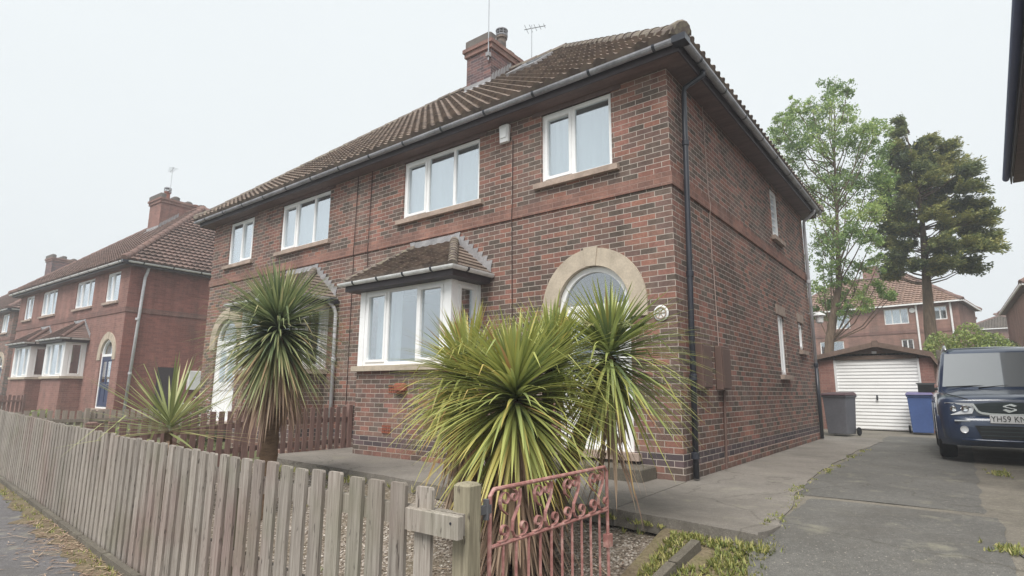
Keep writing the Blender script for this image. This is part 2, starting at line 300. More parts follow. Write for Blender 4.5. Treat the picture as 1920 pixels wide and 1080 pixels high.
# ------------------------------------------------------------------ mesh builder
class MB:
    def __init__(s): s.v = []; s.f = []; s.r = []; s.rc = 0.5
    def add(s, vs, fs, rnd=None):
        o = len(s.v); s.v += [tuple(p) for p in vs]; s.f += [tuple(i + o for i in f) for f in fs]
        s.r += (list(rnd) if isinstance(rnd, (list, tuple)) else [s.rc if rnd is None else rnd] * len(vs)); return s
    def quad(s, a, b, c, d): return s.add([a, b, c, d], [(0, 1, 2, 3)])
    def poly(s, pts): return s.add(pts, [tuple(range(len(pts)))])
    def box(s, x0, x1, y0, y1, z0, z1):
        x0, x1 = min(x0, x1), max(x0, x1); y0, y1 = min(y0, y1), max(y0, y1); z0, z1 = min(z0, z1), max(z0, z1)
        v = [(x0, y0, z0), (x1, y0, z0), (x1, y1, z0), (x0, y1, z0), (x0, y0, z1), (x1, y0, z1), (x1, y1, z1), (x0, y1, z1)]
        return s.add(v, [(0, 3, 2, 1), (4, 5, 6, 7), (0, 1, 5, 4), (1, 2, 6, 5), (2, 3, 7, 6), (3, 0, 4, 7)])
    def bevbox(s, x0, x1, y0, y1, z0, z1, b=.01, taper=0):
        # box with chamfered vertical edges and top
        def ring(x0, x1, y0, y1, z, b): return [(x0 + b, y0, z), (x1 - b, y0, z), (x1, y0 + b, z), (x1, y1 - b, z), (x1 - b, y1, z), (x0 + b, y1, z), (x0, y1 - b, z), (x0, y0 + b, z)]
        t = taper
        v = ring(x0 + t, x1 - t, y0 + t, y1 - t, z0, b) + ring(x0, x1, y0, y1, z1 - b, b) + ring(x0 + b, x1 - b, y0 + b, y1 - b, z1, b)
        f = [tuple(range(7, -1, -1))] + [tuple(range(16, 24))]
        for k in (0, 8):
            for i in range(8): j = (i + 1) % 8; f.append((k + i, k + j, k + 8 + j, k + 8 + i))
        return s.add(v, f)
    def hex(s, b4, t4):
        return s.add(list(b4) + list(t4), [(3, 2, 1, 0), (4, 5, 6, 7), (0, 1, 5, 4), (1, 2, 6, 5), (2, 3, 7, 6), (3, 0, 4, 7)])
    def beam(s, a, b, w, h, up=(0, 0, 1)):
        a = Vector(a); b = Vector(b); d = (b - a).normalized(); sd = d.cross(Vector(up)).normalized() * w / 2; u = sd.cross(d).normalized() * h / 2
        return s.hex([a - sd - u, a + sd - u, a + sd + u, a - sd + u], [b - sd - u, b + sd - u, b + sd + u, b - sd + u])
    def tube(s, pts, r, n=8, cap=True):
        pts = [Vector(p) for p in pts]; rs = r if isinstance(r, (list, tuple)) else [r] * len(pts)
        ref = None; vs = []
        for i, p in enumerate(pts):
            d = (pts[min(i + 1, len(pts) - 1)] - pts[max(i - 1, 0)])
            if d.length < 1e-9: d = Vector((0, 0, 1))
            d.normalize()
            if ref is None: ref = Vector((0, 0, 1)) if abs(d.z) < .9 else Vector((1, 0, 0))
            a = (ref - d * ref.dot(d))
            if a.length < 1e-4: a = d.orthogonal()
            a.normalize(); b = d.cross(a); ref = a
            for k in range(n): t = 2 * PI * k / n; vs.append(p + (a * math.cos(t) + b * math.sin(t)) * rs[i])
        fs = []
        for i in range(len(pts) - 1):
            for k in range(n): k2 = (k + 1) % n; fs.append((i * n + k, i * n + k2, (i + 1) * n + k2, (i + 1) * n + k))
        if cap: fs.append(tuple(range(n - 1, -1, -1))); m = (len(pts) - 1) * n; fs.append(tuple(range(m, m + n)))
        return s.add(vs, fs)
    def lathe(s, c, prof, n=16):
        vs = []; fs = []
        for (r, z) in prof:
            for k in range(n): t = 2 * PI * k / n; vs.append((c[0] + r * math.cos(t), c[1] + r * math.sin(t), c[2] + z))
        for i in range(len(prof) - 1):
            for k in range(n): k2 = (k + 1) % n; fs.append((i * n + k, i * n + k2, (i + 1) * n + k2, (i + 1) * n + k))
        fs.append(tuple(range(n - 1, -1, -1))); m = (len(prof) - 1) * n; fs.append(tuple(range(m, m + n)))
        return s.add(vs, fs)
    def prism(s, pts2, y0, y1, plane='xz'):
        # polygon in plane extruded along third axis
        n = len(pts2)
        T = {'xz': lambda p, t: (p[0], t, p[1]), 'yz': lambda p, t: (t, p[0], p[1]), 'xy': lambda p, t: (p[0], p[1], t)}[plane]
        v = [T(p, y0) for p in pts2] + [T(p, y1) for p in pts2]
        f = [tuple(range(n)), tuple(range(2 * n - 1, n - 1, -1))] + [(i, i + n, (i + 1) % n + n, (i + 1) % n) for i in range(n)]
        return s.add(v, f)
    def build(s, name, mat, parent=None, smooth=False, recalc=True, autosm=False):
        off = Vector((0, 0, 0)); p = parent
        while p is not None: off += p.location; p = p.parent
        me = bpy.data.meshes.new(name); me.from_pydata([(v[0] - off.x, v[1] - off.y, v[2] - off.z) for v in s.v], [], s.f)
        at = me.attributes.new('rnd', 'FLOAT', 'POINT'); at.data.foreach_set('value', s.r)
        if recalc:
            bm = bmesh.new(); bm.from_mesh(me); bmesh.ops.recalc_face_normals(bm, faces=bm.faces); bm.to_mesh(me); bm.free()
        me.update()
        uv = me.uv_layers.new(name='UVMap')
        co = np.zeros(len(me.vertices) * 3); me.vertices.foreach_get('co', co); co = co.reshape(-1, 3) + np.array(off)
        nl = len(me.loops); li = np.zeros(nl, int); me.loops.foreach_get('vertex_index', li)
        fn = np.zeros(len(me.polygons) * 3); me.polygons.foreach_get('normal', fn); fn = np.abs(fn.reshape(-1, 3))
        lt = np.zeros(len(me.polygons), int); me.polygons.foreach_get('loop_total', lt); fl = np.repeat(fn, lt, axis=0)
        c = co[li]; u = np.where(fl[:, 0] > fl[:, 1], c[:, 1], c[:, 0]); v = c[:, 2].copy()
        top = (fl[:, 2] > fl[:, 0]) & (fl[:, 2] > fl[:, 1]); u = np.where(top, c[:, 0], u); v = np.where(top, c[:, 1], v)
        uv.data.foreach_set('uv', np.stack([u, v], 1).ravel())
        if smooth:
            me.polygons.foreach_set('use_smooth', [True] * len(me.polygons))
        if mat: me.materials.append(mat)
        o = bpy.data.objects.new(name, me); COL.objects.link(o)
        if parent: o.parent = parent
        return o
def tag(o, label=None, cat=None, group=None, kind=None):
    for k, v in (('label', label), ('category', cat), ('group', group), ('kind', kind)):
        if v: o[k] = v
    return o
def empty(name, loc, label, cat, group=None):
    o = bpy.data.objects.new(name, None); COL.objects.link(o); o.location = loc; o.empty_display_size = .2
    return tag(o, label, cat, group)
def struct(o): o['kind'] = 'structure'; return o
def dup_tree(o, parent=None):
    c = o.copy(); COL.objects.link(c); c.parent = parent
    for ch in list(o.children): dup_tree(ch, c)
    return c

# ------------------------------------------------------------------ houses
W, D = 12.568, 8.205
ZS, ZT, ZB = 3.637, 5.197, 4.093
EAVE = .36; ZE = 5.42; SOF = 5.262; RISE = 3.86
def mirror(x): return -W - x

def wall_grid(mb, axis, c, u0, u1, z0, z1, holes, inward, depth):
    """flat wall with rectangular openings and reveals; axis 'y': plane y=c, axis 'x': plane x=c"""
    us = sorted({u0, u1, *[h[0] for h in holes], *[h[1] for h in holes]}); zs = sorted({z0, z1, *[h[2] for h in holes], *[h[3] for h in holes]})
    P = (lambda u, z, d=0: (u, c + inward * d, z)) if axis == 'y' else (lambda u, z, d=0: (c + inward * d, u, z))
    for i in range(len(us) - 1):
        for j in range(len(zs) - 1):
            um = (us[i] + us[i + 1]) / 2; zm = (zs[j] + zs[j + 1]) / 2
            if any(h[0] < um < h[1] and h[2] < zm < h[3] for h in holes): continue
            mb.quad(P(us[i], zs[j]), P(us[i + 1], zs[j]), P(us[i + 1], zs[j + 1]), P(us[i], zs[j + 1]))
    for a, b, c0, d0 in holes:
        mb.quad(P(a, c0), P(a, d0), P(a, d0, depth), P(a, c0, depth)); mb.quad(P(b, c0), P(b, d0), P(b, d0, depth), P(b, c0, depth))
        mb.quad(P(a, d0), P(b, d0), P(b, d0, depth), P(a, d0, depth)); mb.quad(P(a, c0), P(b, c0), P(b, c0, depth), P(a, c0, depth))

def abox(mb, axis, c, sgn, u0, u1, d0, d1, z0, z1):
    """box in wall coordinates: d measured inward from plane c along sgn"""
    if axis == 'y': mb.box(u0, u1, c + sgn * d0, c + sgn * d1, z0, z1)
    else: mb.box(c + sgn * d0, c + sgn * d1, u0, u1, z0, z1)

def make_window(par, axis, c, sgn, u0, u1, z0, z1, splits, opening=(), setback=.035, sill=True, curtain=None, glass='glass', name='window', deep=.09, dark=True, muntin=False):
    fr = MB(); t = .055
    d0, d1 = setback, setback + .06
    for a, b, cc, dd in ((u0, u0 + t, z0, z1), (u1 - t, u1, z0, z1), (u0 + t, u1 - t, z0, z0 + t), (u0 + t, u1 - t, z1 - t, z1)): abox(fr, axis, c, sgn, a, b, d0, d1, cc, dd)
    edges = [u0 + t] + [u0 + (u1 - u0) * s for s in splits] + [u1 - t]
    for e in edges[1:-1]: abox(fr, axis, c, sgn, e - .028, e + .028, d0, d1, z0 + t, z1 - t)
    panes = []
    for i in range(len(edges) - 1):
        a = edges[i] + (.028 if i else 0); b = edges[i + 1] - (.028 if i < len(edges) - 2 else 0)
        if i in opening:
            s = .042
            for aa, bb, cc, dd in ((a, a + s, z0 + t, z1 - t), (b - s, b, z0 + t, z1 - t), (a + s, b - s, z0 + t, z0 + t + s), (a + s, b - s, z1 - t - s, z1 - t)): abox(fr, axis, c, sgn, aa, bb, d0 - .018, d1 - .01, cc, dd)
            panes.append((a + s, b - s, z0 + t + s, z1 - t - s))
        else: panes.append((a, b, z0 + t, z1 - t))
    if muntin:
        for k in range(1, 7): zz = z0 + (z1 - z0) * k / 7; abox(fr, axis, c, sgn, u0 + t, u1 - t, d0 + .01, d1 - .012, zz - .012, zz + .012)
    f = fr.build(name, MT['upvc'], par)
    for a, b, cc, dd in panes:
        g = MB(); abox(g, axis, c, sgn, a - .004, b + .004, d0 + .024, d0 + .030, cc - .004, dd + .004); g.build('glass_pane', MT[glass], f)
    if sill:
        s = MB(); abox(s, axis, c, sgn, u0 - .11, u1 + .11, -.075, deep, z0 - .085, z0 - .002); s.build('sill', MT['sillstone'], f)
    if curtain:
        cm = MB(); dd = deep + .07
        for a, b in curtain:
            n = max(8, int((b - a) / .025)); pts = []; sd_ = a * 3.1
            for i in range(n + 1):
                u = a + (b - a) * i / n; d = dd + .010 * math.sin(u * 38 + sd_ + 1.5 * math.sin(u * 7 + sd_)) + .02 * math.sin(u * 5 + sd_)
                pts.append((u, d))
            P = (lambda u, d, z: (u, c + sgn * d, z)) if axis == 'y' else (lambda u, d, z: (c + sgn * d, u, z))
            for i in range(n): cm.quad(P(*pts[i], z0), P(*pts[i + 1], z0), P(*pts[i + 1], z1), P(*pts[i], z1))
        cm.build('curtain', MT['curtain'], f, smooth=True)
    return f

def roof_face(mb, O, U, V, N, L, S, inset, pitch=.205, course=.25, amp=.036):
    """tiles on a trapezoid: O eave start, U along eave, V up the slope, inset(s) horizontal narrowing at slope distance s"""
    O, U, V, N = Vector(O), Vector(U), Vector(V), Vector(N)
    nc = int(round(L / pitch)) ; ns = 6; rows = int(S / course) + 1; us = [L * i / (nc * ns) for i in range(nc * ns + 1)]
    prof = [0, .75, 1.0, .75, 0, -.1]
    rng = random.Random(5)
    for r in range(rows):
        s0 = r * course; s1 = min(S, s0 + course + .03)
        if s1 - s0 < .05: continue
        rnds = [rng.random() for _ in range(nc + 1)]
        idx = []
        for (s, off) in ((s0, -.01), (s0, .066), (s1, .004)):
            i0 = inset(s); row = []
            for k, u in enumerate(us):
                uc = min(max(u, i0), L - i0); h = prof[k % ns] * amp
                row.append(O + U * uc + V * s + N * (off + (h if off > .01 else 0)))
            idx.append(row)
        base = len(mb.v)
        for row in idx: mb.v += [tuple(p) for p in row]
        for row in idx: mb.r += [rnds[min(k // ns, nc)] for k in range(len(us))]
        n = len(us)
        lo, hi = inset(s0) , L - inset(s0)
        for k in range(n - 1):
            if us[k + 1] <= inset(s0) + 1e-6 or us[k] >= L - inset(s0) - 1e-6: continue
            for q in (0, 1): mb.f.append((base + q * n + k, base + q * n + k + 1, base + (q + 1) * n + k + 1, base + (q + 1) * n + k))
    # solid underside
    a = O; b = O + U * L; i1 = inset(S); cq = O + U * (L - i1) + V * S; dq = O + U * i1 + V * S
    mb.add([a, b, cq, dq], [(0, 1, 2, 3)])

def ridge_line(mb, a, b, r=.12, seg=.42, drop=.05):
    a = Vector(a); b = Vector(b); L = (b - a).length; n = max(1, int(L / seg)); d = (b - a) / n; dn = d.normalized()
    sd = dn.cross(Vector((0, 0, 1))).normalized(); up = sd.cross(dn).normalized()
    for i in range(n):
        mb.rc = random.random(); vs = []
        for (t, rr) in ((-.03, r * 1.08), (.06, r * 1.04), (1.0, r * .96)):
            c = a + d * (i + t) - up * drop
            for k in range(9): th = PI * k / 8; vs.append(c + sd * math.cos(th) * rr + up * math.sin(th) * rr)
        fs = []
        for q in range(2):
            for k in range(8): fs.append((q * 9 + k, q * 9 + k + 1, (q + 1) * 9 + k + 1, (q + 1) * 9 + k))
        fs += [tuple(range(9)), tuple(range(26, 17, -1))]
        mb.add(vs, fs)
    mb.rc = .5

def hip_roof(par, x0, x1, y0, y1, ze, rise, tm, rm, faces='frlb'):
    hd = (y1 - y0) / 2; S = math.hypot(hd, rise); ca, sa = hd / S, rise / S; ins = lambda s: s * ca
    tl = MB()
    if 'f' in faces: roof_face(tl, (x0, y0, ze), (1, 0, 0), (0, ca, sa), (0, -sa, ca), x1 - x0, S, ins)
    if 'r' in faces: roof_face(tl, (x1, y0, ze), (0, 1, 0), (-ca, 0, sa), (sa, 0, ca), y1 - y0, S, ins)
    if 'l' in faces: roof_face(tl, (x0, y1, ze), (0, -1, 0), (ca, 0, sa), (-sa, 0, ca), y1 - y0, S, ins)
    if 'b' in faces: roof_face(tl, (x1, y1, ze), (-1, 0, 0), (0, -ca, sa), (0, sa, ca), x1 - x0, S, ins)
    ro = tl.build('roof', MT[tm], par, recalc=False)
    rm_ = MB(); ym = (y0 + y1) / 2; A = (x1 - hd, ym, ze + rise); B = (x0 + hd, ym, ze + rise); dz = .07
    up = lambda p, d=dz: (p[0], p[1], p[2] + d)
    ridge_line(rm_, up(A), up(B)); 
    for c, t in (((x1, y0, ze), A), ((x1, y1, ze), A), ((x0, y0, ze), B), ((x0, y1, ze), B)): ridge_line(rm_, up(c, .045), up(t, .045), r=.13)
    for c in ((x1, y0, ze), (x1, y1, ze), (x0, y0, ze), (x0, y1, ze)):
        sx = 1 if c[0] > (x0 + x1) / 2 else -1; sy = 1 if c[1] > ym else -1; k = 12; q = Vector((-sx, -sy, .62)).normalized()
        rm_.tube([Vector(c) + Vector((sx * .03, sy * .03, .03)), Vector(c) + Vector((sx * .03, sy * .03, .03)) + q * .05, Vector(c) + Vector((0, 0, .06)) + q * .4], [.10, .125, .115], k)
    rm_.build('ridge_tiles', MT[rm], ro)
    return ro

def gutter_run(mb, pts, r=.058):
    """half round channel along pts (open on top)"""
    pts = [Vector(p) for p in pts]; n = 8
    rows = []
    for i, p in enumerate(pts):
        d1 = (pts[min(i + 1, len(pts) - 1)] - p); d0 = p - pts[max(i - 1, 0)]
        if d1.length < 1e-6: d1 = d0
        if d0.length < 1e-6: d0 = d1
        a = d0.normalized().cross(Vector((0, 0, 1))); b = d1.normalized().cross(Vector((0, 0, 1))); m = (a + b); m = m / (m.dot(a)) if m.length > 1e-6 else a
        rows.append([p + m * (-math.cos(PI * k / n)) * r + Vector((0, 0, -math.sin(PI * k / n) * r * 1.15)) for k in range(n + 1)])
    for i in range(len(rows) - 1):
        for k in range(n): mb.add([rows[i][k], rows[i][k + 1], rows[i + 1][k + 1], rows[i + 1][k]], [(0, 1, 2, 3)])
    for rr in (rows[0], rows[-1]): mb.poly(rr)
def gutter_joints(par, a, b, step, r=.065):
    a = Vector(a); b = Vector(b); L = (b - a).length; d = (b - a).normalized(); sd = d.cross(Vector((0, 0, 1))); k = step * .6
    while k < L - .1:
        vs = []
        for t in (-.02, .02):
            for q in range(9): th = PI * q / 8; vs.append(a + d * (k + t) + sd * -math.cos(th) * r + Vector((0, 0, -math.sin(th) * r * 1.15 + .004)))
        mb = MB(); mb.add(vs, [(q, q + 1, q + 10, q + 9) for q in range(8)] + [tuple(range(9)), tuple(range(17, 8, -1))]); k += step; mb.build('gutter_joint', MT['pipe'], par, recalc=False)

def arch_ring(mb, cx, zc, r0, r1, y0, y1, zlow, a0=0, a1=PI, n=28):
    """stone surround: half ring plus short legs down to zlow"""
    inner = [(cx + r0, zlow)] + [(cx + r0 * math.cos(a0 + (a1 - a0) * i / n), zc + r0 * math.sin(a0 + (a1 - a0) * i / n)) for i in range(n + 1)] + [(cx - r0, zlow)]
    outer = [(cx + r1, zlow)] + [(cx + r1 * math.cos(a0 + (a1 - a0) * i / n), zc + r1 * math.sin(a0 + (a1 - a0) * i / n)) for i in range(n + 1)] + [(cx - r1, zlow)]
    m = len(inner)
    for i in range(m - 1):
        a, b, c, d = inner[i], inner[i + 1], outer[i + 1], outer[i]
        # leave a fine joint beside the keystone
        mb.add([(a[0], y0, a[1]), (b[0], y0, b[1]), (c[0], y0, c[1]), (d[0], y0, d[1]), (a[0], y1, a[1]), (b[0], y1, b[1]), (c[0], y1, c[1]), (d[0], y1, d[1])],
               [(0, 1, 2, 3), (0, 4, 5, 1), (3, 2, 6, 7)])
    for q, o in ((inner[0], outer[0]), (inner[-1], outer[-1])): mb.quad((q[0], y0, q[1]), (o[0], y0, o[1]), (o[0], y1, o[1]), (q[0], y1, q[1]))

def make_door(par, cx, dark=False, name='front_door'):
    r = .555; zc = 2.16; z0 = .28; y = .045
    fr = MB(); t = .075
    fr.box(cx - r, cx - r + t, y, y + .07, z0, zc); fr.box(cx + r - t, cx + r, y, y + .07, z0, zc)
    fr.box(cx - r + t, cx + r - t, y, y + .07, zc - .06, zc + .03); fr.box(cx - r + t, cx + r - t, y - .02, y + .07, z0, z0 + .05)
    n = 24
    for i in range(n):
        a0, a1 = PI * i / n, PI * (i + 1) / n
        P = lambda a, q, yy: (cx + q * math.cos(a), yy, zc + q * math.sin(a))
        fr.add([P(a0, r - t, y), P(a1, r - t, y), P(a1, r, y), P(a0, r, y), P(a0, r - t, y + .07), P(a1, r - t, y + .07)], [(0, 1, 2, 3), (0, 4, 5, 1)])
    d = fr.build(name, MT['upvc'], par)


    fan = MB(); fan.poly([(cx + (r - t) * math.cos(PI * i / n), y + .035, zc + .02 + (r - t - .01) * math.sin(PI * i / n)) for i in range(n + 1)]); fan.build('fanlight_glass', MT['glass'], d)
    lf = MB(); dx0, dx1 = cx - r + t, cx + r - t
    # leaf: stiles, rails and fielded panels
    lf.box(dx0, dx1, y + .03, y + .06, z0 + .05, zc - .06)
    for a, b, c_, e in ((dx0, dx0 + .12, z0 + .05, zc - .06), (dx1 - .12, dx1, z0 + .05, zc - .06), (cx - .05, cx + .05, z0 + .05, zc - .06)): lf.box(a, b, y + .012, y + .031, c_, e)
    for c_, e in ((z0 + .05, z0 + .22), (1.0, 1.15), (zc - .20, zc - .06)):
        lf.box(dx0 + .12, cx - .05, y + .013, y + .031, c_, e); lf.box(cx + .05, dx1 - .12, y + .013, y + .031, c_, e)
    lf.build('door_leaf', MT['bluedoor'] if dark else MT['upvc'], d)
    g = MB()
    for a, b in ((dx0 + .14, cx - .07), (cx + .07, dx1 - .14)): g.box(a, b, y + .02, y + .029, 1.2, zc - .24)
    g.build('glass_pane', MT['glass'], d)
    h = MB(); h.tube([(dx1 - .06, y, 1.12), (dx1 - .06, y - .04, 1.12), (dx1 - .17, y - .04, 1.12)], .011, 8); h.box(dx1 - .085, dx1 - .035, y + .002, y + .012, 1.0, 1.25)
    h.build('handle', MT['alu'], d)
    s = MB(); s.box(cx - r - .1, cx + r + .1, -.10, y + .02, z0 - .09, z0 - .002); s.build('threshold', MT['sillstone'], d)
    return d

def make_bay(par, xl, xr, opt, side_glass_dark=True, bl=True, br=True):
    """square bay: brick base, three lights in front, one each side, hipped tile roof with stepped flashing"""
    yf = -.67; zs = 1.42; zt = 2.67
    m = MB(); wall_t = .12
    m.quad((xl, yf, -.4), (xr, yf, -.4), (xr, yf, zs - .09), (xl, yf, zs - .09)); m.quad((xr, yf, -.4), (xr, 0, -.4), (xr, 0, zs - .09), (xr, yf, zs - .09)); m.quad((xl, yf, -.4), (xl, 0, -.4), (xl, 0, zs - .09), (xl, yf, zs - .09))
    bay = m.build('bay_window', MT[opt['brick']], par)
    s = MB(); s.box(xl - .07, xr + .07, yf - .075, -.001, zs - .09, zs - .005); s.build('sill', MT['stone'], bay)
    t = .13
    for q in ((xr - t, xr, yf, yf + t), (xl, xl + t, yf, yf + t), (xr - .05, xr, -.07, -.002), (xl, xl + .05, -.07, -.002)):
        p = MB(); p.box(*q, zs, zt); p.build('corner_post', MT['upvc'], bay)
    make_window(bay, 'y', yf, 1, xl + t, xr - t, zs, zt, (.30, .68), (0, 2), .02, False, None, 'glass_dark', 'window_frame', .05)
    make_window(bay, 'x', xr, -1, yf + t, -.07, zs, zt, (), (0,), .02, False, None, 'glass_dark', 'window_frame', .05)
    make_window(bay, 'x', xl, 1, yf + t, -.07, zs, zt, (), (0,), .02, False, None, 'glass_dark', 'window_frame', .05)
    # net curtain inside the left light
    c = MB(); n = 26
    for i in range(n):
        f = lambda k: (xl + .2 + (.62) * k / n, yf + .22 + .02 * math.sin(k * 1.7), 0)
        a, b = f(i), f(i + 1); c.quad((a[0], a[1], zs), (b[0], b[1], zs), (b[0], b[1], zt), (a[0], a[1], zt))
    c.build('curtain', MT['curtain'], bay, smooth=True)
    # fascia / soffit
    o = .19; zf = zt
    f = MB(); f.box(xl - o, xr + o, yf - o, -.003, zf + .005, zf + .115); f.build('soffit', MT['fascia'], bay)
    # roof, hipped both sides
    ze = zf + .15; top = 3.47; run = -(yf - o); rise = top - ze; S = math.hypot(run, rise); ca, sa = run / S, rise / S
    rf = MB(); x0, x1, y0 = xl - o - .02, xr + o + .02, yf - o - .02; run += .02
    hipx = .80
    ins = lambda q: q * ca * hipx / run * 1.0
    roof_face(rf, (x0, y0, ze), (1, 0, 0), (0, ca, sa), (0, -sa, ca), x1 - x0, S, ins, pitch=.19, course=.095, amp=.012)
    # side faces: triangles from eave to wall
    for sx, xe in ((1, x1), (-1, x0)):
        rise2 = rise; ss = math.hypot(hipx, rise2); ca2, sa2 = hipx / ss, rise2 / ss; rows = 8
        for k in range(rows):
            t0, t1 = k / rows, (k + 1) / rows + .02; t1 = min(1, t1)
            for off0, off1 in (((.005, .035)), ):
                nrm = Vector((sx * sa2, 0, ca2))
                P = lambda t, y, o_: Vector((xe - sx * hipx * t, y, ze + rise2 * t)) + nrm * o_
                ya = y0 + run * t0; yb = y0 + run * t1
                rf.rc = random.random()
                rf.quad(P(t0, ya, .034), P(t0, -.003, .034), P(t1, -.003, .012), P(t1, yb, .012)); rf.quad(P(t0, ya, 0), P(t0, -.003, 0), P(t0, -.003, .034), P(t0, ya, .034))
    rf.rc = .5
    ro = rf.build('bay_roof', MT[opt['tile']], bay, recalc=False)
    for sx, xe in ((1, x1), (-1, x0)):
        rr = MB(); ridge_line(rr, (xe, y0, ze + .03), (xe - sx * hipx, -.02, top + .05), r=.075, seg=.13, drop=.03)
        rr.build('hip_tiles', MT[opt['ridge']], ro)
    # stepped lead flashing on the wall
    fl = MB(); yw = -.012
    fl.box(x0 + hipx - .05, x1 - hipx + .05, yw, 0, top + .02, top + .14)
    for sx, xe in ((1, x1), (-1, x0)):
        nst = 8
        for k in range(nst):
            t0, t1 = k / nst, (k + 1) / nst
            xa, xb = xe - sx * hipx * t0, xe - sx * hipx * t1; za, zb_ = ze + rise * t0 + .02, ze + rise * t1 + .02
            yy = yw - .0006 * k
            fl.add([(xa, yy, za - .03), (xb, yy, zb_ - .03), (xb, yy, zb_ + .13), (xa + sx * .03, yy, zb_ + .13), (xa, yy, za + .1)], [(0, 1, 2, 3, 4)])
    fl.build('lead_flashing', MT['lead'], bay, recalc=False)
    # gutter
    g = MB(); gz = ze - .005; gy = yf - o - .055; pts = [(xl - o - .055, -.02, gz), (xl - o - .055, gy, gz), (xr + o + .055, gy, gz), (xr + o + .055, -.02, gz)]
    gutter_run(g, pts, .05); ge = g.build('gutter', MT[opt.get('bgut', 'gutter_bay')], bay, recalc=False)
    gutter_joints(ge, pts[1], pts[2], .62, .056); gutter_joints(ge, pts[2], pts[3], .5, .056)
    return bay

def make_semi(label, opt, full=True):
    root = empty('semi_detached_house', (0, 0, 0), label, 'house')
    holesF = []; A = (-2.016, -.827, ZB, ZT); B = (-5.131, -3.269, ZB, ZT)
    for h in (A, B): holesF.append(h); holesF.append((mirror(h[1]), mirror(h[0]), h[2], h[3]))
    door = -1.18; r = .555
    hd = (door - r, door + r, .19, 2.16 + r); hd2 = (mirror(door) - r, mirror(door) + r, .19, 2.16 + r)
    bayr = (-5.34, -3.19); bh = (bayr[0] + .14, bayr[1] - .14, .0, 2.66); bh2 = (mirror(bayr[1]) + .14, mirror(bayr[0]) - .14, .0, 2.66)
    holesF += [hd, hd2, bh, bh2]
    wl = MB(); wall_grid(wl, 'y', 0, -W, 0, -.4, SOF + .02, holesF, 1, .11)
    wl.build('front_wall', MT[opt['brick']], root)
    wl = MB(); wl.quad((-W, D, -.4), (0, D, -.4), (0, D, SOF + .02), (-W, D, SOF + .02)); wl.build('back_wall', MT[opt['brick']], root)
    sw = MB(); holesS = [(5.19, 5.79, 4.11, 5.16), (5.05, 5.56, 1.36, 2.52), (6.86, 7.26, 1.93, 2.55)] if full else []
    wall_grid(sw, 'x', 0, 0, D, -.4, SOF + .02, holesS, -1, .11)
    sw.build('side_wall', MT[opt.get('brick_s', opt['brick'])], root)
    sw = MB(); sw.quad((-W, 0, -.4), (-W, D, -.4), (-W, D, SOF + .02), (-W, 0, SOF + .02)); sw.build('side_wall', MT[opt.get('brick_s', opt['brick'])], root)
    if full:
        for q in ((-3.05, -2.05, -.022, -.001), (-.33, .022, -.022, -.001), (.001, .022, 0.0, D), (mirror(-2.05), mirror(-3.05), -.022, -.001), (-7.0, -5.55, -.022, -.001)):
            pl = MB(); pl.box(*q, -.4, .145); pl.build('plinth', MT[opt['brick']], root)
    bd = MB(); bd.box(-W - .025, .025, -.025, -.0, ZS, ZS + .175); bd.box(0, .025, 0, D, ZS, ZS + .175); bd.box(-W - .025, -W, 0, D, ZS, ZS + .175)
    bd.build('string_course', MT[opt['band']], root)
    # floor of rooms and inner partition in near black, painting the indoor shade
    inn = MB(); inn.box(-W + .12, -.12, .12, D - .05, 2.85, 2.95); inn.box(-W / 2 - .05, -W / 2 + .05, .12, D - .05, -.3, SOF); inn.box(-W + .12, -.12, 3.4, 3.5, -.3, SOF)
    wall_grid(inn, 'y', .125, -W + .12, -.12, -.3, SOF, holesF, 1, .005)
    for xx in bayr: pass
    inn.build('dark_room_liner', MT['dark'], root)
    # windows
    k = opt.get('curt', True)
    make_window(root, 'y', 0, 1, *A, (.46,), (0,), curtain=[(A[0], A[1])])
    make_window(root, 'y', 0, 1, *B, (.33, .68), (0,), curtain=[(B[0], B[1])])
    make_window(root, 'y', 0, 1, mirror(A[1]), mirror(A[0]), A[2], A[3], (.5,), (1,), curtain=[(mirror(A[1]), mirror(A[0]))])
    make_window(root, 'y', 0, 1, mirror(B[1]), mirror(B[0]), B[2], B[3], (.33, .68), (0,), curtain=[(mirror(B[1]), mirror(B[0]))])
    for h in (A, B, (mirror(A[1]), mirror(A[0]), ZB, ZT), (mirror(B[1]), mirror(B[0]), ZB, ZT)):
        lt = MB(); lt.box(h[0] - .16, h[1] + .16, -.022, .03, ZT, SOF + .01)
        if full: lt.build('lintel', MT['soffit'], root)
    if full:
        make_window(root, 'x', 0, -1, *holesS[0], (), (0,), curtain=None, muntin=True)
        make_window(root, 'x', 0, -1, *holesS[1], (.5,), (0,), curtain=[(holesS[1][0], holesS[1][1])])
        make_window(root, 'x', 0, -1, *holesS[2], (), (0,), curtain=[(holesS[2][0], holesS[2][1])])
        for h in holesS[1:]:
            l2 = MB(); l2.box(-.05, .014, h[0] - .1, h[1] + .1, h[3] + .002, h[3] + .19); l2.build('window_lintel', MT['sillstone'], root)
    # doors
    for cx, dk in ((door, opt.get('blue', False)), (mirror(door), opt.get('blue', False))):
        make_door(root, cx, dk)
        s = MB(); arch_ring(s, cx, 2.16, r + .004, .805, -.03, .09, 1.98); s.build('arch_surround', MT['stone'], root, recalc=True)
        kj = MB(); kj.prism([(cx - .075, 2.16 + r), (cx + .075, 2.16 + r), (cx + .11, 2.98), (cx - .11, 2.98)], -.045, -.02); kj.build('keystone', MT['stone'], root)
        st = MB(); st.bevbox(cx - .62, cx + .85 if cx > -W / 2 else cx + .62, -.45, -.03, -.06, .15, .015); st.build('doorstep', MT['kerb'], root)
    make_bay(root, bayr[0], bayr[1], opt); make_bay(root, mirror(bayr[1]), mirror(bayr[0]), opt)
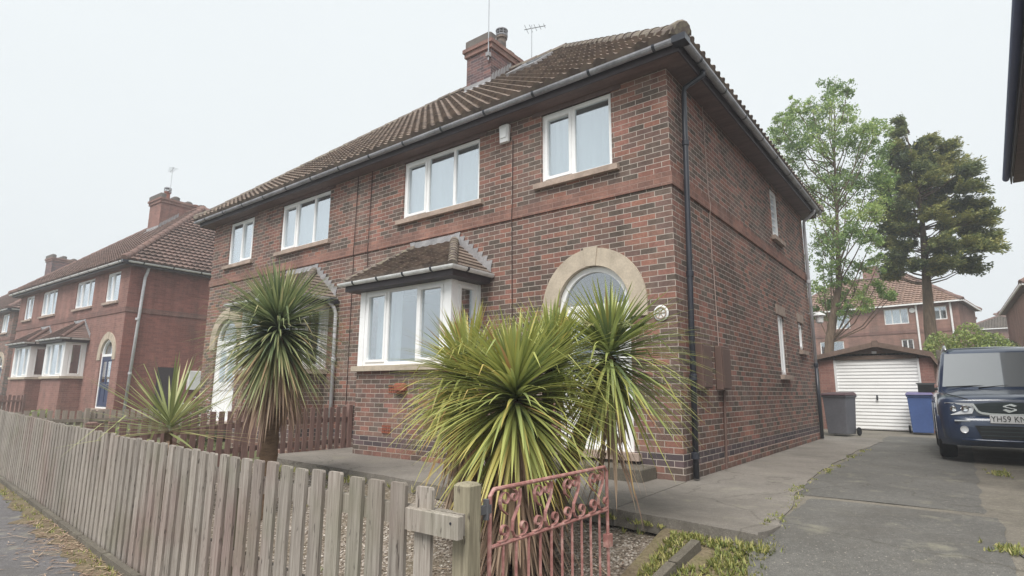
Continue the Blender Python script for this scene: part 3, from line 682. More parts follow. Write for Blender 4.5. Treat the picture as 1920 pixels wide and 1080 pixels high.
    # roof
    e = EAVE
    hip_roof(root, -W - e, e, -e, D + e, ZE, RISE, opt['tile'], opt['ridge'], 'frlb')
    so_ = MB(); so_.box(-W - .27, .27, -.27, D + .27, SOF, SOF + .03); so_.build('soffit', MT['soffit'], root)
    fa = MB(); z0, z1 = SOF - .012, ZE + .0
    fa.box(-W - .29, .29, -.29, -.27, z0, z1); fa.box(.27, .29, -.27, D + .27, z0, z1); fa.box(-W - .29, -W - .27, -.27, D + .27, z0, z1); fa.box(-W - .29, .29, D + .27, D + .29, z0, z1)
    fa.build('fascia', MT['fascia'], root)
    g = MB(); gz = ZE - .035; q = .355; pts = [(-W - q, D + q, gz), (-W - q, -q, gz), (q, -q, gz), (q, D + q, gz)]
    gutter_run(g, pts, .054); gm = g.build('gutter', MT[opt['gut']], root, recalc=False)
    gutter_joints(gm, pts[1], pts[2], .95, .06); gutter_joints(gm, pts[2], pts[3], 1.0, .06)
    j = MB(); j.box(q - .1, q + .075, -q - .075, -q + .1, gz - .085, gz + .006)
    j.build('gutter_corner', MT['pipe'], gm, recalc=False)
    # chimney straddling the ridge between the two homes
    zr = ZE + RISE; ym = D / 2
    cx0, cx1, cy0, cy1 = opt.get('chim', (-6.66, -5.84, 3.28, 4.95)); zc = zr + .42
    ch = MB(); ch.box(cx0, cx1, cy0, cy1, zr - 1.4, zc); c = ch.build('chimney', MT[opt['brick_ch']], root)
    b2 = MB(); b2.box(cx0 - .05, cx1 + .05, cy0 - .05, cy1 + .05, zc - .13, zc); b2.box(cx0 - .09, cx1 + .09, cy0 - .09, cy1 + .09, zc + .001, zc + .10)
    b2.build('chimney_cap', MT['cap'], c)
    fl = MB(); rng = random.Random(8)
    # stepped coping of mortar humps round the top
    nst = 4
    for i in range(5):
        t = i / 4; yy = cy0 + .06 + (cy1 - cy0 - .12) * t; h = .10 + .09 * math.exp(-((t - .15) / .3) ** 2)
        fl.bevbox(cx0 - .03 - .01 * (i % 2), cx1 + .03 + .012 * (i % 2), yy - .14, yy + .14, zc + .10, zc + .14 + (.20, .17, .09, .07, .04)[i], .05)
    fl.build('chimney_mortar', MT['felt'], c)
    sf = MB(); slope = RISE / (D / 2 + e)
    # flashing: front apron + stepped side
    zb_ = ZE + (cy0 + e) * slope
    sf.quad((cx0 - .06, cy0 - .16, zb_ - .16 * slope + .09), (cx1 + .08, cy0 - .16, zb_ - .16 * slope + .09), (cx1 + .08, cy0 - .01, zb_ + .10), (cx0 - .06, cy0 - .01, zb_ + .10))
    sf.quad((cx0 - .06, cy0 - .012, zb_ + .05), (cx1 + .02, cy0 - .012, zb_ + .05), (cx1 + .02, cy0 - .012, zb_ + .2), (cx0 - .06, cy0 - .012, zb_ + .2))
    for i in range(7):
        y0_ = cy0 + i * .115; z0_ = ZE + (y0_ + e) * slope
        xx = cx1 + .012 + i * .0008; sf.add([(xx, y0_, z0_ + .04), (xx, y0_ + .115, z0_ + .04 + .115 * slope), (xx, y0_ + .115, z0_ + .30 + .115 * slope), (xx, y0_ + .02, z0_ + .27)], [(0, 1, 2, 3)])
    sf.build('lead_flashing', MT['lead'], c, recalc=False)
    po = MB()
    pots = opt.get('pots', [(.72, .42, 1)])
    for (u, v, kind) in pots:
        px, py = cx0 + (cx1 - cx0) * u, cy0 + (cy1 - cy0) * v
        prof = [(.15, 0), (.15, .06), (.125, .1), (.115, .42), (.15, .44), (.15, .5), (.13, .5), (.10, .5)] if kind else [(.11, 0), (.11, .12), (.13, .13), (.13, .17), (.1, .17)]
        pm = MB(); pm.lathe((px, py, zc + .14), prof, 16); pt = pm.build('chimney_pot', MT[opt.get('potm', 'pot')], c, smooth=False)
        if kind:
            cw = MB(); zz = zc + .60
            cw.lathe((px, py, zz), [(.14, .02), (.165, .05), (.165, .07), (.14, .07)], 16)
            for a in range(10): t = a * PI / 5; cw.tube([(px + .15 * math.cos(t), py + .15 * math.sin(t), zz + .06), (px + .15 * math.cos(t), py + .15 * math.sin(t), zz + .22)], .008, 5)
            cw.tube([(px + .15 * math.cos(t * PI / 12), py + .15 * math.sin(t * PI / 12), zz + .14) for t in range(25)], .009, 5, False)
            cw.lathe((px, py, zz), [(.02, .30), (.10, .28), (.165, .23), (.165, .21), (.05, .21)][::-1], 16)
            cw.build('cowl', MT['pipe_grey'], pt)
    return root

def downpipe_parts(root, pts, r, mat, name='downpipe', clips=(), wall=None):
    m = MB(); m.tube(pts, r, 12); o = m.build(name, MT[mat], root, smooth=True)
    if clips:
        for (x, y, z) in clips: c = MB(); c.lathe((x, y, z), [(r + .006, -.04), (r + .012, -.035), (r + .012, .035), (r + .006, .04)], 12); c.build('pipe_clip', MT[mat], o)
    return o

# --- the main pair
h1 = make_semi('large weathered red and purple brick semi detached pair with palms before its white door', dict(brick='brick', band='brick_band', brick_ch='brick_ch', tile='tile', ridge='ridge', gut='gutter'))
h1.location = (0, 0, 0)
for y in ():
    pass
gz = ZE - .035
downpipe_parts(h1, [(.33, .47, gz - .06), (.33, .47, gz - .13), (.09, .40, 5.12), (.085, .38, 5.0), (.085, .26, 2.4), (.085, .15, .02)], .036, 'pipe', clips=[(.085, .35, 4.3), (.085, .27, 2.5), (.085, .2, 1.2), (.085, .155, .28)])
downpipe_parts(h1, [(.33, 7.95, gz - .06), (.33, 7.95, gz - .13), (.09, 8.0, 5.08), (.08, 8.0, 4.95), (.08, 7.98, 1.7)], .036, 'pipe_pale', clips=[(.08, 7.98, 3.6)])  # pale upper length paints the whitish shine on the dark pipe
downpipe_parts(h1, [(.08, 7.98, 1.7), (.08, 7.98, .02)], .038, 'pipe', clips=[(.08, 7.98, 1.65)])
downpipe_parts(h1, [(-6.98, -.22, 2.76), (-6.93, -.10, 2.62), (-6.90, -.07, 2.5), (-6.86, -.07, .0)], .036, 'pipe_pale', clips=[(-6.88, -.07, 1.6)])
m = MB(); m.bevbox(-7.05, -6.88, -.25, -.02, 2.70, 2.80, .02); m.build('gutter_outlet', MT['pipe'], h1)
# meter boxes + conduit
for (ya, yb, nm) in ((.53, .86, 1.07), (1.27, 1.64, 1.06)):
    m = MB(); m.bevbox(.002, .10, ya, yb, nm, 1.66, .012); o = m.build('meter_box', MT['browncab'], h1)
    d = MB(); d.bevbox(.10, .112, ya + .02, yb - .02, nm + .02, 1.62, .006); d.build('box_lid', MT['browncab'], o)
m = MB(); m.tube([(.03, 1.52, 1.06), (.03, 1.46, .3), (.03, 1.42, .0)], .018, 8); m.build('conduit', MT['browncab'], h1)
m = MB(); m.tube([(.012, 1.33, SOF), (.012, 1.38, 3.9), (.032, 1.39, 3.72), (.012, 1.385, 3.55), (.012, 1.375, 2.84), (.012, 1.42, 2.80), (.012, 1.45, 1.66)], .007, 6); m.build('cable', MT['wire_l'], h1)
for x, z0, z1 in ((-2.56, 1.9, 4.95), (-6.5, .5, SOF), (-6.06, 3.0, SOF)):
    m = MB(); m.tube([(x, -.012, z1), (x + .01, -.034, ZS + .22), (x, -.034, ZS), (x - .01, -.012, ZS - .1), (x + .012, -.012, z0)], .007, 6); m.build('cable', MT['wire'], h1)
# air brick and vent cover under the bay, air brick in the plinth
m = MB(); m.bevbox(-4.30, -4.06, -.76, -.672, 1.02, 1.13, .02); m.bevbox(-4.27, -4.1, -.72, -.672, .97, 1.02, .01); m.build('vent_cover', MT['redterr'], h1)
for (z, x) in ((.98, -4.5), (.36, -4.62)):
    m = MB()
    for r_ in range(3):
        for c_ in range(5): m.box(x + c_ * .042, x + c_ * .042 + .03, -.682, -.671, z + r_ * .045, z + r_ * .045 + .032)
    m.build('air_brick', MT['redterr'], h1)
ra = MB(); ra.box(-6.3, -5.95, 0, 0, 0, 0)

# rooflight on the front slope, pale and narrow beside the chimney
slope = RISE / (D / 2 + EAVE)
def onroof(x, y, o=.0): return Vector((x, y, ZE + (y + EAVE) * slope)) + Vector((0, -slope, 1)).normalized() * o
m = MB(); a, b, c_, d = onroof(-4.85, 2.75, .09), onroof(-4.1, 2.75, .09), onroof(-4.1, 3.5, .09), onroof(-4.85, 3.5, .09)
for p, q in ((a, b), (b, c_), (c_, d), (d, a)): m.beam(p, q, .06, .07, (0, -slope, 1))
rl = m.build('rooflight', MT['lead'], h1)
m = MB(); m.add([onroof(-4.83, 2.77, .1), onroof(-4.12, 2.77, .1), onroof(-4.12, 3.48, .1), onroof(-4.83, 3.48, .1)], [(0, 1, 2, 3)]); m.build('glass_pane', MT['glass'], rl)

# things fixed to the main house
t = empty('alarm_box', (-2.7, 0, 5.0), 'small white alarm box high on the brick wall between two upstairs windows', 'alarm box')
m = MB(); m.bevbox(-2.80, -2.60, -.09, -.002, 4.93, 5.23, .02, .01); m.build('case', MT['white'], t)
m = MB(); m.box(-2.76, -2.64, -.096, -.091, 5.0, 5.16); m.build('front_panel', MT['upvc'], t)
t = empty('wall_plaque', (-.19, 0, 2.0), 'small round white wall ornament beside the arched door', 'wall ornament')
m = MB()
m.lathe((0, 0, 0), [(.02, 0), (.09, .004), (.1, .012), (.085, .02), (.02, .022)], 20)
m.v = [(-.2 + x, -.004 - z, 1.99 + y) for x, y, z in m.v]; m.build('disc', MT['white'], t)
m = MB(); m.tube([(-.2 + .07 * math.cos(q * PI / 8), -.03, 1.99 + .07 * math.sin(q * PI / 8)) for q in range(17)], .008, 6, False)
for q in range(6): m.tube([(-.2, -.028, 1.99), (-.2 + .06 * math.cos(q * PI / 3), -.03, 1.99 + .06 * math.sin(q * PI / 3))], .006, 5)
m.build('ornament_relief', MT['sillstone'], t)
t = empty('wall_lamp', (0.0, 8.02, 2.7), 'white shaded wall lantern at the back corner of the side wall', 'wall lamp')
m = MB(); m.tube([(.0, 8.1, 2.86), (.12, 8.1, 2.88), (.22, 8.1, 2.86)], .014, 6); m.build('bracket', MT['white'], t)
m = MB(); m.lathe((.22, 8.1, 2.62), [(.05, 0), (.075, .02), (.085, .16), (.14, .18), (.12, .21), (.03, .26)], 12); m.build('lamp_shade', MT['white'], t)

def yagi(name, base, h, az, label, L=.9, ne=7, mat='darkmetal', lab2=None):
    t = empty(name, base, label, 'aerial'); x, y, z = base
    m = MB(); m.tube([(x, y, z), (x, y, z + h)], .014, 6); m.build('mast', MT['alu'], t)
    d = Vector((math.cos(az), math.sin(az), .0)); s = Vector((-d.y, d.x, 0)); c = Vector((x, y, z + h - .1))
    m = MB(); m.tube([c - d * L * .35, c + d * L * .65], .010, 5)
    for k in range(ne): p = c + d * (L * (.6 - .85 * k / (ne - 1))); e = .10 + .12 * k / ne; m.tube([p - s * e, p + s * e], .006, 4)
    m.build('boom', MT[mat], t)
    m = MB(); m.box(x - .05, x + .05, y - .05, y + .05, z + .1, z + .2); m.build('mast_clamp', MT['lead'], t)
    return t
yagi('tv_aerial', (-5.86, 3.20, 9.2), 3.6, R(160), 'tall thin aerial pole on the front corner of the main chimney')
yagi('tv_aerial', (-5.6, 4.7, 9.4), 1.5, R(20), 'low aerial behind the pot of the main chimney', .6, 5)

# --- the next pair down the street
h2 = make_semi('smooth orange red brick semi detached pair with blue door, left of the main house', dict(brick='brick2', brick_s='brick2s', band='brick_band2', brick_ch='brick2', tile='tile2', ridge='ridge2', gut='gutter_bay', blue=True, potm='pot2', chim=(-6.85, -5.65, 2.9, 5.4), pots=[(.4, .2, 1), (.5, .55, 0), (.5, .72, 0), (.5, .88, 0)]), full=False)
downpipe_parts(h2, [(.2, .50, 5.3), (.09, .5, 5.1), (.09, .45, 4.9), (.09, .3, .0)], .05, 'pipe_pale', clips=[(.09, .36, 3.4), (.09, .34, 1.5)])
m = MB(); m.bevbox(.002, .16, 2.3, 2.95, .95, 1.65, .02); m.build('meter_box', MT['white'], h2)
m = MB(); m.box(.003, .02, 1.25, 1.95, -.2, 1.75); m.build('side_door', MT['fascia'], h2)
h2.location = (-20.19, .60, .05); h2.rotation_euler = (0, 0, .032)
h3 = make_semi('farthest red brick pair at the left edge with grey chimney', dict(brick='brick', band='brick_band2', brick_ch='brick_ch', tile='tile2', ridge='ridge2', gut='gutter_bay', blue=True, chim=(-6.85, -5.65, 2.9, 5.4), pots=[(.5, .3, 0), (.5, .7, 0)]), full=False)
downpipe_parts(h3, [(.2, .50, 5.3), (.09, .5, 5.1), (.09, .45, 4.9), (.09, .3, .0)], .04, 'pipe_grey')
h3.location = (-40.0, 1.4, .1); h3.rotation_euler = (0, 0, .045)
yagi('tv_aerial', (-26.4, 3.8, 10.3), 1.3, R(170), 'spindly aerial above the chimney of the orange red pair', .8, 5)

# ------------------------------------------------------------------ ground
def hgt(x, y):
    s = min(1, max(0, (-1.5 - y) / 3.0)); s = s * s * (3 - 2 * s)
    b = 0
    if y > 12: b = min(1, (y - 12) / 18) * .7
    return -.6 * s + b
def nz2(x, y, sc_=1., seed=0): return noise.noise(Vector((x * sc_ + seed, y * sc_, seed)))
def sheet(name, x0, x1, y0, y1, nx, ny, zf, mat, parent=None, clip=None):
    m = MB(); vs = []
    for j in range(ny + 1):
        for i in range(nx + 1):
            x = x0 + (x1 - x0) * i / nx; y = y0 + (y1 - y0) * j / ny; vs.append((x, y, zf(x, y)))
    fs = []
    for j in range(ny):
        for i in range(nx):
            a = j * (nx + 1) + i
            if clip:
                cx = x0 + (x1 - x0) * (i + .5) / nx; cy = y0 + (y1 - y0) * (j + .5) / ny
                if not clip(cx, cy): continue
            fs.append((a, a + 1, a + nx + 2, a + nx + 1))
    m.add(vs, fs); return m.build(name, MT[mat], parent, smooth=True, recalc=False)
def warp(n, a, b, k):   # graded coordinates: dense near the middle
    return [a + (b - a) * ((t / n) ** k) for t in range(n + 1)]
# one wide sheet to the horizon, graded so that it is fine near the houses
def terrain():
    xs = [-300, -160, -90, -60] + [-45 + i * 1.5 for i in range(0, 46)] + [26, 30, 45, 70, 120, 300]
    ys = [-200, -80, -40, -20, -12, -9] + [-8 + .5 * i for i in range(0, 45)] + [16, 20, 26, 34, 45, 70, 120, 300]
    m = MB(); vs = [(x, y, hgt(x, y) - .16) for y in ys for x in xs]; n = len(xs)
    fs = [(j * n + i, j * n + i + 1, (j + 1) * n + i + 1, (j + 1) * n + i) for j in range(len(ys) - 1) for i in range(n - 1)]
    m.add(vs, fs); return struct(m.build('ground', MT['earth'], None, smooth=True, recalc=False))
terrain()
FL = [(-30, -3.05), (-20, -3.30), (-13, -3.72), (-9.6, -3.98), (-6.56, -4.21), (-4.2, -4.40), (-2.9, -4.49), (-1.79, -4.56), (-.56, -4.60), (.12, -4.60), (.8, -4.57)]
def fy(x):
    for (x0, y0), (x1, y1) in zip(FL, FL[1:]):
        if x0 <= x <= x1: return y0 + (y1 - y0) * (x - x0) / (x1 - x0)
    return FL[-1][1] if x > 0 else FL[0][1]
# pavement and road in front
def pav(x, y): return -.60 + .012 * nz2(x, y, .6, 3)
m = MB(); XS = [-60, -30, -20] + [-15 + .5 * i for i in range(0, 47)] + [10, 14, 25, 60]
vs = []; fs = []
for x in XS:
    yt = fy(x) - .07 if x < .8 else (-4.65 if x < .9 else -4.75)
    for k in range(7): y = yt + (-9.5 - yt) * k / 6; vs.append((x, y, pav(x, y)))
for i in range(len(XS) - 1):
    for k in range(6): fs.append((i * 7 + k, i * 7 + k + 1, i * 7 + 8 + k, i * 7 + 7 + k))
m.add(vs, fs); struct(m.build('pavement', MT['tarmac'], None, smooth=True, recalc=True))
struct(sheet('road', -60, 60, -22, -9.8, 20, 4, lambda x, y: -.72, 'tarmac'))
m = MB(); m.box(-60, 60, -9.8, -9.5, -.9, -.6); struct(m.build('kerb', MT['kerb'], None))
# concrete path round the house (slab with a visible edge)
edge = [(-6.2, -1.80), (-3.95, -1.89), (-1.62, -2.08), (-.9, -2.0), (0, -1.95), (.7, -2.02), (1.36, -2.13), (1.40, -1.7), (1.34, -1.1), (1.22, -.2), (1.13, 1.0), (1.06, 2.6), (1.05, 5), (1.12, 7), (1.2, 8.4), (1.0, 9.2)]
rng = random.Random(2)
pts = []
for (a, b) in zip(edge, edge[1:]):
    for k in range(5):
        t = k / 5; pts.append((a[0] + (b[0] - a[0]) * t + rng.uniform(-.03, .03), a[1] + (b[1] - a[1]) * t + rng.uniform(-.018, .018)))
pts.append(edge[-1])
m = MB()
split = [(-6.2, 9.2)]
# front part, in two slabs with a joint running out from the corner
def slab(poly, z1=.0, z0=-.14):
    m.prism(poly, z0, z1, 'xy')
fr = [p for p in pts if p[1] < -1.5 and p[0] < .12]; sd = [p for p in pts if not (p[1] < -1.5 and p[0] < .12)]
pA = [(-6.2, -.001)] + fr + [(.10, -1.96), (.028, -.02)]
slab(pA)
pB = [(.04, -.02), (.112, -1.965)] + sd + [(-1.0, 9.2), (-1.0, D + .02), (.03, D + .02)]
slab(pB, .0)
struct(m.build('path', MT['concrete'], None))
# driveway: older tarmac patches
def dz(x, y): return hgt(x, y) - .012 + .006 * nz2(x, y, 1.3, 7)
def xl(y): return 1.30 if y < -1.2 else 1.02
def edge_noise(y, s): return .05 * nz2(0, y, 2.3, s) + .03 * nz2(3, y, 7, s)
def dstrip(name, fx0, fx1, y0, y1, mat, lift=0, n=60, mx_=8):
    m = MB(); vs = []; fs = []
    for j in range(n + 1):
        y = y0 + (y1 - y0) * j / n; a, b = fx0(y), fx1(y)
        for i in range(mx_ + 1): x = a + (b - a) * i / mx_; vs.append((x, y, dz(x, y) + lift))
    q = mx_ + 1
    for j in range(n):
        for i in range(mx_): fs.append((j * q + i, j * q + i + 1, (j + 1) * q + i + 1, (j + 1) * q + i))
    m.add(vs, fs); return struct(m.build(name, MT[mat], None, smooth=True, recalc=False))
dstrip('driveway', lambda y: (1.33 + (-2.2 - y) * .22) if y < -2 else (.9 if y < 9 else -1.2), lambda y: 12.0, -4.85, 12.4, 'drive2')
dstrip('driveway_tarmac_patch', lambda y: (1.36 if y > -2.2 else 1.36 + (-2.2 - y) * .22) + edge_noise(y, 1), lambda y: 2.80 + edge_noise(y, 5) * .6, -4.95, -.18, 'drive', .004)
dstrip('driveway_tarmac_strip', lambda y: 1.12 + edge_noise(y, 9), lambda y: 2.7 + edge_noise(y, 2), -.02, 10.4, 'drive', .004)
dstrip('neighbour_tarmac_patch', lambda y: 2.86 - (y + 1.6) * .06 + edge_noise(y, 3), lambda y: 5.5, -4.95, -1.35, 'tarmac', .005)
# gravel garden
def gh(x, y): return hgt(x, y) - .10 - .05 * max(0, min(1, (x + 1) / 2)) * (1 if y > -3.3 else .5) + .018 * nz2(x, y, 2.2, 4)
def gclip(x, y):
    if x > .62 + .25 * min(1, max(0, (y + 4.3) / 2)): return False
    return y > fy(x) + .0
struct(sheet('gravel_garden', -6.25, .95, -4.62, -1.82, 90, 40, gh, 'gravel', clip=gclip))
struct(sheet('weedy_verge', .6, 1.75, -4.75, -2.0, 30, 50, lambda x, y: hgt(x, y) - .035 + .02 * nz2(x, y, 3, 8), 'weedsoil', clip=lambda x, y: x < 1.42 + max(0, -2.2 - y) * .22 + .1))
# garden edging of old concrete
m = MB(); pe = [(.70, -4.4), (.73, -4.0), (.79, -3.5), (.86, -3.0), (.92, -2.6), (.97, -2.25)]
for i, (a, b) in enumerate(zip(pe, pe[1:])):
    za = hgt(*a) + .0; zb_ = hgt(*b) + .0; m.beam((a[0], a[1], za - .03), (b[0], b[1] - .02, zb_ - .03), .07, .12)
tag(m.build('garden_edging', MT['kerb'], None), 'low broken concrete edging between the gravel and the weedy verge', 'edging')
# strip of dirt and trodden litter beside the kerb
m = MB(); vs = []; fs = []; N_ = 160
for i in range(N_ + 1):
    x = .9 - 15 * i / N_; w_ = .10 + .34 * max(0, .45 + nz2(x, 0, 1.1, 3) + .5 * nz2(x, 0, 4, 3)) * (1 if x > -7 else .5)
    for k in range(4): y = fy(x) - .09 - w_ * k / 3; vs.append((x, y, pav(x, y) + .006 * (1 - k / 3) + .004))
for i in range(N_):
    for k in range(3): fs.append((i * 4 + k, i * 4 + k + 1, i * 4 + 5 + k, i * 4 + 4 + k))
m.add(vs, fs); tag(m.build('kerb_dirt', MT['weedsoil'], None, recalc=True), 'brown dirt and crumbled litter gathered along the fence kerb', 'dirt', kind='stuff')
# stone kerb along the fence foot
m = MB()
xk = [-16 + 1.0 * i for i in range(0, 17)] + [.6]
for a, b in zip(xk, xk[1:]):
    m.beam((a + .01, fy(a) - .075, -.60), (b - .01, fy(b) - .075, -.60), .055, .13)
tag(m.build('fence_kerb', MT['kerb'], None), 'narrow concrete edging kerb running along the foot of the grey picket fence', 'kerb')
# dark slate slab in the gravel
m = MB(); m.prism([(-.25, -2.75), (.35, -2.62), (.62, -2.72), (.55, -3.08), (.05, -3.2), (-.3, -3.05)], gh(.1, -2.9) - .02, gh(.1, -2.9) + .035, 'xy')
tag(m.build('slate_slab', MT['slate'], None), 'dark flat stone slab lying in the gravel behind the gate', 'stone slab')

# loose stones, fallen twigs, weeds
def scatter_stones():
    m = MB(); rng = random.Random(11)
    for _ in range(4200):
        x = rng.uniform(-2.6, .8); y = rng.uniform(-4.5, -2.1)
        if not gclip(x, y): continue
        r = rng.uniform(.006, .015); z = gh(x, y) + r * .3; q = rng.random() * PI
        v = []
        for k in range(5): t = q + k * 2 * PI / 5; v.append((x + r * math.cos(t) * rng.uniform(.7, 1.2), y + r * math.sin(t) * rng.uniform(.7, 1.2), z))
        v += [(x + rng.uniform(-.3, .3) * r, y + rng.uniform(-.3, .3) * r, z + r * .7)]
        m.add(v, [(k, (k + 1) % 5, 5) for k in range(5)], rng.random())
    s = NT('pebbles'); a = s.n('ShaderNodeAttribute'); a.attribute_name = 'rnd'
    col = s.ramp(a.outputs['Fac'], [(0, srgb(110, 98, 86)), (.5, srgb(160, 148, 134)), (1, srgb(214, 206, 196))]); s.fin(col, .85, .2)
    tag(m.build('loose_gravel', s.m, None), 'loose pale pebbles over the gravel bed', 'gravel', kind='stuff')
scatter_stones()
def blade(m, p, d, L, wd, rnd, droop=.5, segs=4, fold=.25, up=Vector((0, 0, 1)), kink=0, tip=0):
    """one strap leaf: tapering folded strip that bends under its weight"""
    p = Vector(p); d = Vector(d).normalized(); sd = d.cross(up)
    if sd.length < .05: sd = Vector((1, 0, 0))
    sd.normalize(); vs = []; step = L / segs; cur = p.copy(); dd = d.copy()
    for i in range(segs + 1):
        t = i / segs; ww = wd * (min(1, .45 + 2.2 * t) * (1 - t ** 2.2)) * .5
        nrm = sd.cross(dd).normalized()
        vs += [cur - sd * ww, cur - nrm * ww * fold, cur + sd * ww]
        cur = cur + dd * step; dd = (dd + Vector((0, 0, -droop * step * (.3 + 1.4 * t) - (1.1 if kink and abs(t - kink) < .5 / segs else 0)))).normalized()
    fs = []
    for i in range(segs):
        o = i * 3; fs += [(o, o + 1, o + 4, o + 3), (o + 1, o + 2, o + 5, o + 4)]
    m.add(vs, fs, [min(1, rnd + tip * (i / segs) ** 2) for i in range(segs + 1) for _ in range(3)])
def weeds():
    rng = random.Random(21); m = MB()
    def tuft(x, y, z, n, L, spread=1.0):
        for _ in range(n):
            a = rng.uniform(0, 2 * PI); e = rng.uniform(.4, 1.3)
            blade(m, (x + rng.uniform(-.02, .02), y + rng.uniform(-.02, .02), z), (math.cos(a) * spread * math.cos(e), math.sin(a) * math.cos(e) * spread, math.sin(e)), L * rng.uniform(.5, 1.2), .012, rng.random(), 3, 3)
    for _ in range(2600):     # verge
        y = rng.uniform(-4.7, -2.1); x = rng.uniform(.72, 1.45 + max(0, -2.2 - y) * .22)
        if nz2(x, y, 2.5, 5) < -.3: continue
        tuft(x, y, hgt(x, y) - .03, rng.randint(3, 8), rng.uniform(.03, .06))
    for (a, b) in zip(edge[3:10], edge[4:11]):   # along the slab
        for _ in range(26):
            t = rng.random(); x = a[0] + (b[0] - a[0]) * t + rng.uniform(-.03, .06); y = a[1] + (b[1] - a[1]) * t - rng.uniform(0, .07)
            if nz2(x, y, 3, 2) < -.05: continue
            tuft(x, y, hgt(x, y) - .03, rng.randint(4, 8), .05)
    for _ in range(260):
        y = rng.uniform(-1.9, 6); x = 1.30 if y < -1.2 else 1.13; tuft(x + rng.gauss(0, .035), y, -.005, rng.randint(3, 6), rng.uniform(.02, .04)) if nz2(0, y, 1.7, 12) > .0 else None
    for _ in range(60): tuft(1.38 + rng.gauss(0, .09), -2.12 + rng.gauss(0, .06), hgt(1.3, -2.2) - .02, 6, .07)
    for _ in range(40): tuft(2.8 + rng.gauss(0, .06), -1.45 + rng.gauss(0, .08), hgt(2.8, -1.5) - .01, 5, .05)
    for _ in range(50): tuft(2.95 + rng.gauss(0, .06), 3.3 + rng.gauss(0, .25), 0, 5, .05)
    for _ in range(420):     # foot of fence
        x = rng.uniform(-14, .5)
        if nz2(x, 0, .9, 6) < -.1: continue
        tuft(x, fy(x) - rng.uniform(.03, .28), -.6, rng.randint(3, 6), .05)
    for _ in range(260):     # garden
        x = rng.uniform(-6, .6); y = rng.uniform(fy(x) + .1, -1.95)
        if nz2(x, y, 1.4, 1) < .12: continue
        tuft(x, y, gh(x, y), rng.randint(4, 9), .09)
    for _ in range(90): x = rng.uniform(-5.8, -2.2); tuft(x, -1.98 + rng.gauss(0, .05), gh(x, -2) + .02, 8, .09)
    tag(m.build('weeds', MT['grass'], None, recalc=False), 'straggly grass and weeds along the verge, slab edge and fence foot', 'weeds', kind='stuff')
    m = MB()
    for _ in range(2200):
        if rng.random() < .75: x = rng.uniform(-6.5, -1.5); y = fy(x) - abs(rng.gauss(.05, .28))
        else: x = rng.uniform(-.8, 1.4); y = rng.uniform(-4.2, -2.4)
        z = pav(x, y) + .004 if y < fy(x) else gh(x, y) + .012
        if y < fy(x) and rng.random() > .45 + .6 * (nz2(x, 0, 1.1, 9) > 0): continue
        a = rng.uniform(0, 2 * PI); L = rng.uniform(.04, .3) * (1 if rng.random() < .3 else .4)
        blade(m, (x, y, z + rng.uniform(0, .02)), (math.cos(a), math.sin(a), rng.uniform(-.02, .12)), L, rng.uniform(.008, .016), rng.random(), .3, 3)
    tag(m.build('leaf_litter', MT['dead'], None, recalc=False), 'dry fallen strap leaves and twigs lying along the fence foot and gravel', 'leaf litter', kind='stuff')
weeds()

# ------------------------------------------------------------------ near picket fence
def near_fence():
    rng = random.Random(4)
    root = empty('picket_fence', (-5, -4.5, -.6), 'long weathered grey picket fence along the pavement in the foreground', 'fence')
    n = 0; x = .515
    while x > -13.2:
        y = fy(x); y2 = fy(x - .1); d = Vector((-.1, y2 - y, 0)).normalized(); sd = Vector((-d.y, d.x, 0))  # sd points to street or garden
        if sd.y > 0: sd = -sd
        wd = .114 * rng.uniform(.95, 1.04); th = .022
        zt = .548 + rng.uniform(-.008, .008) - .0 ; lean = rng.uniform(-.012, .012)
        if x < -7: zt += (-7 - x) * .006
        zt -= .0
        b = Vector((x, y, -.56)); c = b + d * wd; o = sd * th
        L_ = d * lean
        m = MB()
        b4 = [b, c, c + o, b + o]; t4 = [p + Vector((0, 0, zt + .56)) + L_ for p in b4]
        # body up to just below the top, then chamfered rounded top
        tb = [p + Vector((0, 0, -.012)) for p in t4]
        m.hex(b4, tb); e = d * .008
        m.hex([q + Vector((0, 0, .0002)) for q in tb], [t4[0] + e, t4[1] - e, t4[2] - e, t4[3] + e])
        m.build('picket', MT['fence'], root)
        n += 1; x -= .178 * abs(d.x) * rng.uniform(.975, 1.025)
    for z0, z1 in ((.335, .435), (-.18, -.08)):
        xs = [.70, .12, -.56, -1.79, -2.9, -4.2, -6.56, -9.6, -13.2]
        for a, b in zip(xs, xs[1:]):
            m = MB(); m.beam((a, fy(a) + .026, (z0 + z1) / 2), (b + .003, fy(b) + .026, (z0 + z1) / 2), .046, z1 - z0); m.build('rail', MT['fence'], root)
    # thick end of the top rail
    m = MB(); m.bevbox(.37, .735, -4.645, -4.602, .335, .44, .004); m.build('rail', MT['fence'], root)
    m = MB(); m.tube([(.69, -4.649, .405), (.69, -4.643, .405)], .006, 8); m.build('nail', MT['pipe'], root)
    for x in (-1.75, -3.6, -5.4, -7.2, -9.0, -10.8, -12.6):
        m = MB(); m.bevbox(x - .045, x + .045, fy(x) + .052, fy(x) + .142, -.7, .5, .01); m.build('post', MT['post'], root)
    # gate post
    m = MB(); m.bevbox(.61, .715, -4.555, -4.445, -.75, .57, .012); m.build('gate_post', MT['post'], root)
    print('pickets', n)
near_fence()

